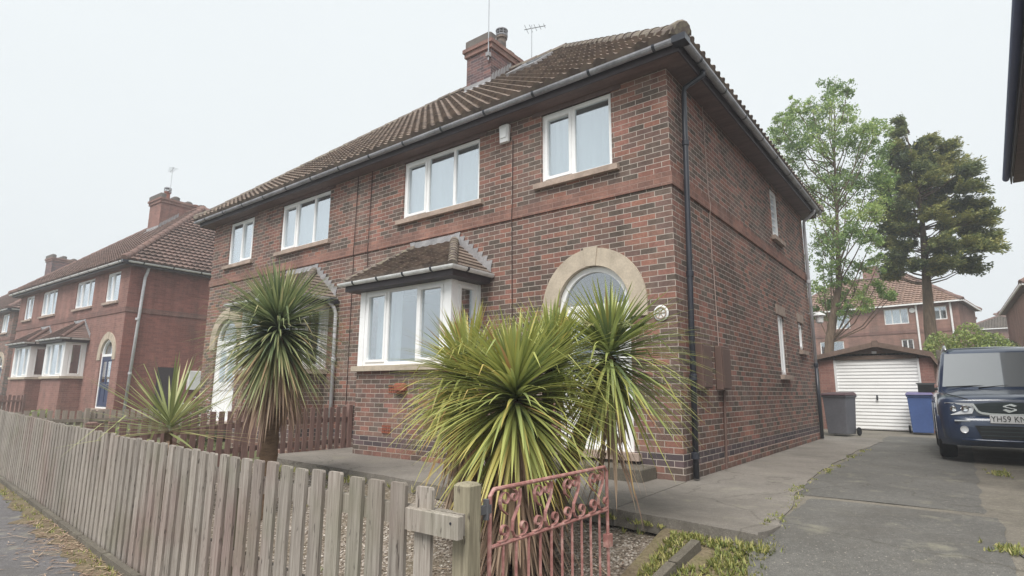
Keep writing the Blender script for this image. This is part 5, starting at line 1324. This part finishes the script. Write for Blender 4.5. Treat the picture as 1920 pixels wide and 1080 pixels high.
        # flares
        for wy in (.84, 3.18):
            m = MB()
            for k in range(20):
                a0, a1 = -.15 + (PI + .3) * k / 20, -.15 + (PI + .3) * (k + 1) / 20
                q = lambda a, r_, x_: P(sx * x_, wy + r_ * math.cos(a), .37 + r_ * math.sin(a))
                m.add([q(a0, .395, .845), q(a1, .395, .845), q(a1, .395, .893), q(a0, .395, .893), q(a0, .455, .885), q(a1, .455, .885), q(a0, .47, .86), q(a1, .47, .86)], [(0, 1, 2, 3), (3, 2, 5, 4), (4, 5, 7, 6)])
            m.build('wheel_flare', paint, root, smooth=True)
            t = MB(); t.lathe((0, 0, 0), [(.21, -.11), (.31, -.115), (.345, -.09), (.352, -.04), (.352, .04), (.345, .09), (.31, .115), (.21, .11)], 36); t.v = [P(sx * .765 + q[2], wy + q[0], .352 + q[1]) for q in t.v]
            wh = t.build('wheel', MT['rubber'], root, smooth=True)
            r = MB(); r.lathe((0, 0, 0), [(.215, .05), (.215, .10), (.19, .10), (.18, .06), (.03, .07)], 30); r.v = [P(sx * (.765 + q[2]), wy + q[0], .352 + q[1]) for q in r.v]
            for k in range(5): a = 2 * PI * k / 5 + .3; r.beam(P(sx * .855, wy + .02 * math.cos(a), .352 + .02 * math.sin(a)), P(sx * .86, wy + .19 * math.cos(a), .352 + .19 * math.sin(a)), .06, .02, (1, 0, 0))
            r.build('rim', rail, wh)
    # bumper, curved in plan
    m = MB(); prof = [(.24, .09), (.27, .02), (.36, -.0), (.50, -.012), (.60, -.008), (.655, .03), (.67, .085)]; vs = []; N = 25
    for i in range(N):
        q = -1 + 2 * i / (N - 1); x = q * .87; cy = .26 * max(0, abs(q) - .6) ** 2 * 6.25 * 1.15 * .9
        for (z, y) in prof: vs.append(P(x * (1 - .03 * (z < .3)), y + cy, z))
    K = len(prof); m.add(vs, [(i * K + k, (i + 1) * K + k, (i + 1) * K + k + 1, i * K + k + 1) for i in range(N - 1) for k in range(K - 1)]); m.build('bumper', paint, root, smooth=True)
    # lower intake and skid lip
    m = MB(); m.prism([(-.36, .36), (.36, .36), (.43, .535), (-.43, .535)], CY - .022, CY + .01); m.v = [(x + CX, y, z) for x, y, z in m.v]; m.build('air_intake', blk, root)
    for z in (.40, .455, .505):
        m = MB(); m.box(CX - .37, CX + .37, CY - .028, CY - .0225, z - .006, z + .006); m.build('intake_slat', grl, root)
    m = MB(); m.tube([P(-.60, .02, .33), P(-.42, -.02, .33), P(.42, -.02, .33), P(.60, .02, .33)], .018, 8); m.build('skid_lip', paint, root, smooth=True)
    for sx in (-1, 1):
        m = MB(); m.tube([P(sx * .47, .085, .905), P(sx * .62, .16, .948), P(sx * .725, .34, .982), P(sx * .745, .7, 1.008), P(sx * .75, 1.08, 1.035)], .006, 4); m.build('bonnet_gap', blk, root)
        m = MB(); m.tube([P(sx * .872, 1.32, .35), P(sx * .876, 1.32, .7), P(sx * .862, 1.30, .93)], .006, 4); m.build('door_gap', blk, root)
        m = MB(); m.tube([P(sx * .872, 2.36, .35), P(sx * .878, 2.36, .7), P(sx * .862, 2.38, .95)], .006, 4); m.build('door_gap', blk, root)
        m = MB(); m.bevbox(CX + sx * .885 - .012, CX + sx * .885 + .012, CY + 2.1, CY + 2.28, .83, .86, .004); m.build('door_handle', paint, root)
    # grille with chrome lower edge
    m = MB(); gp = [(-.40, .835), (-.33, .715), (-.22, .70), (0, .693), (.22, .70), (.33, .715), (.40, .835), (.2, .862), (0, .868), (-.2, .862)]; m.prism(gp, CY + .03, CY + .072); m.v = [(x + CX, y, z) for x, y, z in m.v]; g = m.build('grille', grl, root)
    m = MB(); P2 = [(-.425, .84), (-.37, .735), (-.33, .71), (-.22, .695), (0, .688), (.22, .695), (.33, .71), (.37, .735), (.425, .84)]
    for (a, b) in zip(P2, P2[1:]): m.beam(P(a[0], .028, a[1]), P(b[0], .028, b[1]), .022, .030, (0, 0, 1) if abs(a[1] - b[1]) < .05 else (1, 0, 0))
    m.build('chrome_surround', chrome, g)
    for z in (.735, .775, .815):
        m = MB(); w_ = .345 + (z - .735) * .45; m.box(CX - w_, CX + w_, CY + .022, CY + .0295, z - .007, z + .007); m.build('grille_bar', grl, g)
    # badge: angular letter-like emblem
    m = MB(); e = [(.085, .035), (.02, .062), (-.075, .030), (-.075, .016), (.045, -.014), (.045, -.022), (.015, -.034), (-.05, -.012), (-.085, -.026), (-.015, -.064), (.075, -.030), (.075, -.012), (-.04, .018), (-.04, .024), (.0, .038), (.05, .02)]
    m.prism(e, CY + .004, CY + .020); m.v = [(CX + x, y, .785 + z) for x, y, z in m.v]; m.build('badge', chrome, g)
    # number plate
    m = MB(); m.bevbox(CX - .245, CX + .245, CY - .034, CY - .023, .575, .685, .004); pl = m.build('number_plate', MT['white'], root)
    cu = bpy.data.curves.new('plate_text', 'FONT'); cu.body = 'YH59 KNU'; cu.size = .115; cu.align_x = 'CENTER'; cu.align_y = 'CENTER'; cu.extrude = .0015; cu.space_character = 1.05
    to = bpy.data.objects.new('plate_text', cu); COL.objects.link(to); dg = bpy.context.evaluated_depsgraph_get(); me = bpy.data.meshes.new_from_object(to.evaluated_get(dg)); bpy.data.objects.remove(to)
    to = bpy.data.objects.new('plate_lettering', me); COL.objects.link(to); me.materials.clear(); me.materials.append(blk); to.parent = pl; to.location = (0, -.0365, .63); to.rotation_euler = (PI / 2, 0, 0); to.scale = (.82, 1, 1)
    # no seats inside: the opaque glass has the sky reflection in its colour
car()
bpy.data.objects['parked_car'].scale = (1, 1, 1.045); bpy.data.objects['parked_car'].rotation_euler.z = R(2.6)

# ------------------------------------------------------------------ trees beyond the garage
BC = [(0.03,12.46,0.35),(0.48,12.27,0.26),(-0.13,11.85,0.47),(0.29,11.5,0.42),(0.07,10.92,0.59),(-0.85,12.08,0.31),(-0.98,11.56,0.48),(-1.25,11.87,0.31),(-0.66,10.91,0.54),(-1.72,12.02,0.27),(-1.96,11.51,0.41),(-2.12,12.14,0.23),(-2.29,11.15,0.41),(-1.7,10.98,0.49),(-1.15,10.61,0.57),(-0.54,10.11,0.64),(0.27,10.22,0.54),(0.81,10.49,0.41),(1.1,10.93,0.29),(1.12,10.19,0.45),(0.65,9.69,0.57),(1.2,9.34,0.44),(-0.16,9.27,0.62),(-0.89,9.22,0.55),(-1.59,9.83,0.53),(-2.15,10.2,0.45),(-1.85,9.01,0.48),(-1.32,8.46,0.51),(-0.6,8.31,0.54),(0.11,8.37,0.61),(0.81,8.62,0.56),(1.17,8.13,0.39),(1.33,8.91,0.3),(-0.84,7.51,0.54),(-0.15,7.39,0.57),(0.54,7.46,0.52),(1.0,7.17,0.43),(-1.09,6.72,0.45),(-0.49,6.42,0.48),(0.2,6.51,0.4),(0.76,6.23,0.39),(-0.91,5.67,0.45),(-0.32,5.39,0.43),(0.28,5.51,0.43),(0.84,5.44,0.31),(-1.15,4.78,0.4),(-0.74,4.44,0.4),(-0.03,4.76,0.43),(0.61,4.7,0.34),(0.99,4.47,0.22),(-1.31,3.89,0.28),(-0.27,4.01,0.31),(0.24,4.16,0.34),(1.13,4.26,0.15)]
KC = [(2.1,9.3,.5),(2.0,10.0,.45),(1.8,8.0,.5),(1.7,7.3,.45),(2.3,8.9,.5),(1.9,11.7,0.23),(1.96,11.1,0.41),(1.73,10.59,0.4),(2.18,10.59,0.36),(2.56,10.94,0.22),(2.58,10.26,0.44),(3.03,10.47,0.26),(3.05,9.91,0.47),(1.84,9.88,0.49),(2.34,9.53,0.55),(2.9,9.18,0.56),(3.4,9.28,0.38),(3.49,8.62,0.42),(1.59,9.14,0.44),(1.34,8.4,0.4),(2.0,8.72,0.57),(2.56,8.38,0.64),(3.19,8.04,0.54),(3.67,8.05,0.29),(1.45,7.6,0.48),(2.06,7.61,0.6),(2.71,7.38,0.63),(3.35,7.27,0.5),(3.84,7.49,0.28),(3.85,6.87,0.32),(1.21,6.98,0.3),(1.72,6.79,0.47),(2.3,6.6,0.59),(2.94,6.5,0.54),(3.48,6.31,0.45),(3.97,6.55,0.16),(1.49,6.18,0.38),(2.06,5.95,0.42),(2.63,5.85,0.41),(3.19,5.84,0.37),(1.28,5.88,0.3),(1.09,5.69,0.21),(2.2,5.61,0.21)]
def broad_tree():
    Y = 16.8; rng = random.Random(71); root = empty('broadleaf_tree', (-1.1, Y, .3), 'tall loose light green tree rising behind the house back corner', 'tree')
    m = MB(); tr = [Vector((-1.15, Y, .0)), Vector((-1.1, Y, 1.7)), Vector((-.95, Y, 2.9)), Vector((-.7, Y, 4.0)), Vector((-.48, Y, 4.9)), Vector((-.4, Y, 6.2)), Vector((-.3, Y, 8.0)), Vector((-.2, Y, 10.0)), Vector((-.05, Y, 11.8))]
    m.tube(tr, [.2, .17, .155, .13, .105, .075, .05, .03, .012], 10); m.build('trunk', MT['bark'], root, smooth=True)
    m = MB(); cl = []
    for (x, z, r) in BC:
        y = Y + rng.uniform(-1.5, 1.5) * min(1, .35 + r); cl.append((x, y, z, r))
        zb = max(2.8, z - rng.uniform(1.5, 2.8)); 
        # start on the trunk at height zb
        for a, b in zip(tr, tr[1:]):
            if a.z <= zb <= b.z: p0 = a.lerp(b, (zb - a.z) / (b.z - a.z)); break
        else: p0 = tr[-2]
        mid = (p0 + Vector((x, y, z))) / 2 + Vector((rng.uniform(-.15, .15), rng.uniform(-.15, .15), -.25))
        m.tube([p0, mid, Vector((x, y, z)), Vector((x + rng.uniform(-.1, .1), y, z + r * .8))], [.028, .02, .012, .004], 5)
        for _ in range(4):
            d = Vector((rng.gauss(0, 1), rng.gauss(0, 1), rng.gauss(.5, .8))).normalized() * r; m.tube([Vector((x, y, z)), Vector((x, y, z)) + d], [.01, .003], 3)
    m.build('limbs', MT['bark'], root)
    m = MB()
    for (x, y, z, r) in cl:
        base = rng.uniform(.25, .75)
        for k in range(11):
            g_ = lambda s_: max(-1.05, min(1.05, rng.gauss(0, s_))) * r
            c = (x + g_(.55), y + g_(.7), z + g_(.58)); q = r * rng.uniform(.22, .5)
            leafball(m, c, (q * 1.1, q * 1.3, q * .9), int(30 + 900 * q * q), rng.uniform(.08, .125), rng, .7, base + rng.uniform(-.2, .2), .9)
        leafball(m, (x, y, z), (r * 1.25, r * 1.3, r * 1.15), int(40 + 160 * r), .10, rng, .7, base, .6)
    m.build('crown', MT['broad'], root, recalc=False)
def conifer():
    Y = 20.2; rng = random.Random(72); root = empty('conifer_tree', (1.97, Y, .45), 'dark olive conifer with bare trunk and ragged crown right of the light green tree', 'tree')
    m = MB(); m.tube([(1.95, Y, .2), (1.97, Y, 3.6), (2.05, Y, 5.6), (2.15, Y, 8.0), (2.1, Y, 10.2), (1.95, Y, 11.7)], [.24, .2, .14, .08, .04, .01], 10); m.build('trunk', MT['bark'], root, smooth=True)
    br = MB(); m = MB()
    for (x, z, r) in KC:
        for s in range(3):
            y = Y + rng.uniform(-1.6, 1.6) * min(1, r * 1.6); xx = x + rng.uniform(-.3, .3) * r; zz = z + rng.uniform(-.4, .4) * r
            p0 = Vector((2.08, Y, max(4.4, zz - .25 - abs(xx - 2.05) * .25))); p1 = Vector((xx, y, zz)); out_ = Vector((1 if xx > 2.05 else -1, 0, 0)) * .6 + (p1 - p0).normalized() * .5 + Vector((0, 0, .12))
            br.tube([p0, (p0 + p1) / 2 + Vector((0, 0, -.08)), p1, p1 + out_ * r * .8], [.03, .02, .01, .003], 4)
            base = rng.uniform(.15, .8)
            for t in range(12):
                d = Vector((out_.x * rng.uniform(-.2, 1.9), rng.gauss(0, .9), rng.gauss(.1, .26))); tip = p1 + d * r
                br.tube([p1, tip], [.007, .002], 3)
                # needle sprays along the twig
                n = int(50 + 110 * r)
                for k in range(n):
                    u = rng.uniform(.15, 1.15); c = p1.lerp(tip, u) + Vector((rng.gauss(0, .05), rng.gauss(0, .05), rng.gauss(0, .045)))
                    dd = (d.normalized() * .8 + Vector((rng.gauss(0, .5), rng.gauss(0, .5), rng.gauss(.05, .35)))).normalized(); sd = dd.orthogonal().normalized(); sd.rotate(Matrix.Rotation(rng.uniform(0, 6.3), 3, dd))
                    l = rng.uniform(.06, .16); w_ = l * .2
                    m.add([c - sd * w_ * .3, c + dd * l * .5 - sd * w_, c + dd * l, c + dd * l * .5 + sd * w_], [(0, 1, 2, 3)], min(1, max(0, rng.gauss(base, .18))))
    br.build('limbs', MT['bark'], root); m.build('crown', MT['conif'], root, recalc=False)
broad_tree(); conifer()

# ------------------------------------------------------------------ far house, bushes, fence panel
def far_house(label, Wd, Dp, zb, ze, rise, loc, rot, tile, wins, brick='brick_bg', extra=None):
    root = empty('brick_house', (0, 0, 0), label, 'house'); e = .25
    holes = [(w[0], w[1], w[2], w[3]) for w in wins]
    m = MB(); wall_grid(m, 'y', 0, -Wd, 0, zb, ze, holes, 1, .1); m.build('front_wall', MT[brick], root)
    m = MB(); m.quad((0, 0, zb), (0, Dp, zb), (0, Dp, ze), (0, 0, ze)); m.build('side_wall', MT[brick], root)
    m = MB(); m.quad((-Wd, 0, zb), (-Wd, Dp, zb), (-Wd, Dp, ze), (-Wd, 0, ze)); m.build('side_wall', MT[brick], root)
    m = MB(); m.quad((-Wd, Dp, zb), (0, Dp, zb), (0, Dp, ze), (-Wd, Dp, ze)); m.build('back_wall', MT[brick], root)
    for w in wins: make_window(root, 'y', 0, 1, w[0], w[1], w[2], w[3], w[4], (), sill=False, curtain=[(w[0], w[1] - (w[1] - w[0]) * .3)] if w[5] else None, deep=.1)
    hip_roof(root, -Wd - e, e, -e, Dp + e, ze + .04, rise, tile, 'ridge2', 'frl')
    m = MB(); m.box(-Wd - e, e, -e - .06, -e + .01, ze - .03, ze + .05); m.box(e, e + .06, -e, Dp + e, ze - .03, ze + .05); m.box(-Wd - e - .06, -Wd - e, -e, Dp + e, ze - .03, ze + .05); m.build('gutter', MT['upvc'], root)
    m = MB(); m.box(-Wd - e, e, -e, Dp + e, ze - .02, ze + .03); m.build('soffit', MT['soffit'], root)
    if extra: extra(root)
    root.location = loc; root.rotation_euler = (0, 0, rot); return root
def ex(root):
    for x in (-.35, -1.98):
        m = MB(); m.tube([(x, -.06, .6), (x, -.06, 6.2)], .05, 8); m.build('downpipe', MT['upvc'], root)
    m = MB(); m.lathe((0, 0, 0), [(.02, 0), (.15, 0), (.15, .05), (.02, .06)], 16); m.v = [(-2.19 + a, -.001 - c, 5.88 + b) for a, b, c in m.v]; m.build('satellite_dish', MT['white'], root)
    m = MB(); m.box(-9.58, 0.03, -.03, -.001, 4.55, 4.72); m.build('string_course', MT['brick_band2'], root)
    m = MB(); m.box(-5.3, -4.5, 2.9, 3.9, 7.2, 9.4); m.build('chimney', MT['brick_bg'], root)
far_house('red brick house with salmon tiled roof seen beyond the garage', 9.56, 5.6, .2, 6.2, 2.25, (3.02, 33.86, 0), -.15, 'tile3',
          [(-3.65, -2.40, 5.13, 6.05, (.33, .67), 1), (-1.20, -.55, 5.23, 6.0, (.5,), 1), (-6.69, -5.54, 5.06, 5.93, (.33, .67), 1), (-2.9, -2.3, 3.2, 4.2, (.5,), 0), (-1.7, -1.2, 3.5, 4.7, (), 0), (-7.4, -6.0, 3.2, 4.3, (.5,), 0)], extra=ex)
far_house('brown brick house with blue edged eaves at the far right edge', 8, 11, 0, 5.35, 3.0, (13.3, 24.5, .1), .02, 'tile2', [(-7, -5.6, 3.6, 4.8, (.5,), 1)])
far_house('distant low house with grey hipped roof beyond the dark bushes', 5.2, 6, .5, 6.6, 1.6, (8.6, 61, .3), -.1, 'ridge', [(-4.9, -4.0, 4.6, 5.7, (.5,), 0), (-3, -2, 4.6, 5.7, (.5,), 0)])
far_house('grey roofed distant house half hidden by yellow green bush', 4, 5, .5, 6.6, 1.5, (3.9, 52, .3), .1, 'ridge', [(-3.4, -2.4, 4.6, 5.7, (.5,), 0)])
shrub('bush', 'yellow green bush overhanging the fence panel between garage and car', 2.75, 16.6, .3, (1.1, .7, 1.5), 9000, .10, 81, 'bush')
shrub('bush', 'darker green bush behind the car roof at the right', 4.3, 20, .3, (1.0, .8, 1.6), 7000, .11, 82, 'conif')
shrub('bush', 'small leafy bush low between the two trees', .9, 17.6, .3, (.6, .5, 1.1), 1800, .10, 83, 'broad')
root = empty('fence_panel', (3.2, 13.6, 0), 'grey green close boarded fence panel between the garage and the right edge', 'fence')
m = MB()
for i in range(22): x = 2.25 + i * .12; m.box(x, x + .112, 13.6, 13.62, 0, 2.18 + .008 * (i % 3))
m.build('boards', MT['post'], root)
for x in (2.25, 3.6, 4.9):
    m = MB(); m.bevbox(x - .05, x + .05, 13.52, 13.598, 0, 2.25, .01); m.build('post', MT['kerb'], root)
root = empty('fence_panel', (-3.0, 12.6, 0), 'close boarded fence panel running left from the garage behind the house', 'fence')
m = MB()
for i in range(60): x = -7.9 + i * .12; m.box(x, x + .112, 12.9, 12.92, 0, 1.75 + .008 * (i % 3))
m.build('boards', MT['post'], root)

# ------------------------------------------------------------------ neighbour to the right: only its eaves corner shows
def neighbour():
    root = empty('neighbour_house', (4.3, 1.2, 0), 'dark eaves corner of the next house cutting the top right edge', 'house')
    x0, x1, y0, y1 = 4.36, 13, .2, 7.95
    m = MB(); m.box(x0, x1, y0, y1, -.4, 5.24); m.build('wall', MT['brick'], root)
    dx = lambda y: 3.63 + .26 * (y - 1.2) / 7.1
    m = MB(); m.hex([(3.70 - .03, -.1, 5.262), (x1, -.1, 5.262), (x1, 8.27, 5.262), (3.93, 8.27, 5.262)], [(3.67, -.1, 5.30), (x1, -.1, 5.30), (x1, 8.27, 5.30), (3.93, 8.27, 5.30)]); m.build('soffit', MT['soffit'], root)
    m = MB(); m.beam((3.65, -.1, 5.33), (3.905, 8.28, 5.33), .022, .16); m.build('fascia', MT['fascia'], root)
    g = MB(); gutter_run(g, [(3.905 - .07, 8.30, 5.39), (3.65 - .07, -.12, 5.39)], .058); g.build('gutter', MT['bluegut'], root, recalc=False)
    m = MB(); m.add([(3.62, -.15, 5.42), (3.88, 8.33, 5.42), (8.4, 4.1, 9.2), (8.4, 4.0, 9.2), (x1, -.15, 5.42), (x1, 8.33, 5.42), (x1 - .1, 4.1, 9.2)], [(0, 1, 2, 3), (1, 5, 6, 2), (0, 3, 6, 4)]); m.build('roof', MT['tile'], root)
MT['bluegut'] = simple('blue_grey_gutter', srgb(74, 88, 130), .5, .4, .15, 3)
neighbour()

# ------------------------------------------------------------------ thin haze volume added to veil dark tones and soften contrast
m = MB(); m.box(-110, 80, -60, 110, -1.9, 22)
s = NT('haze_veil'); s.t.nodes.remove(s.b); v = s.n('ShaderNodeVolumePrincipled'); v.inputs['Density'].default_value = HAZE; v.inputs['Color'].default_value = (.93, .96, 1, 1); v.inputs['Anisotropy'].default_value = .0
s.l(v.outputs[0], s.o.inputs['Volume'])
if HAZE > 0: tag(m.build('haze', s.m, None), 'thin pale haze added over the street to lift the dark tones', 'haze', kind='stuff')
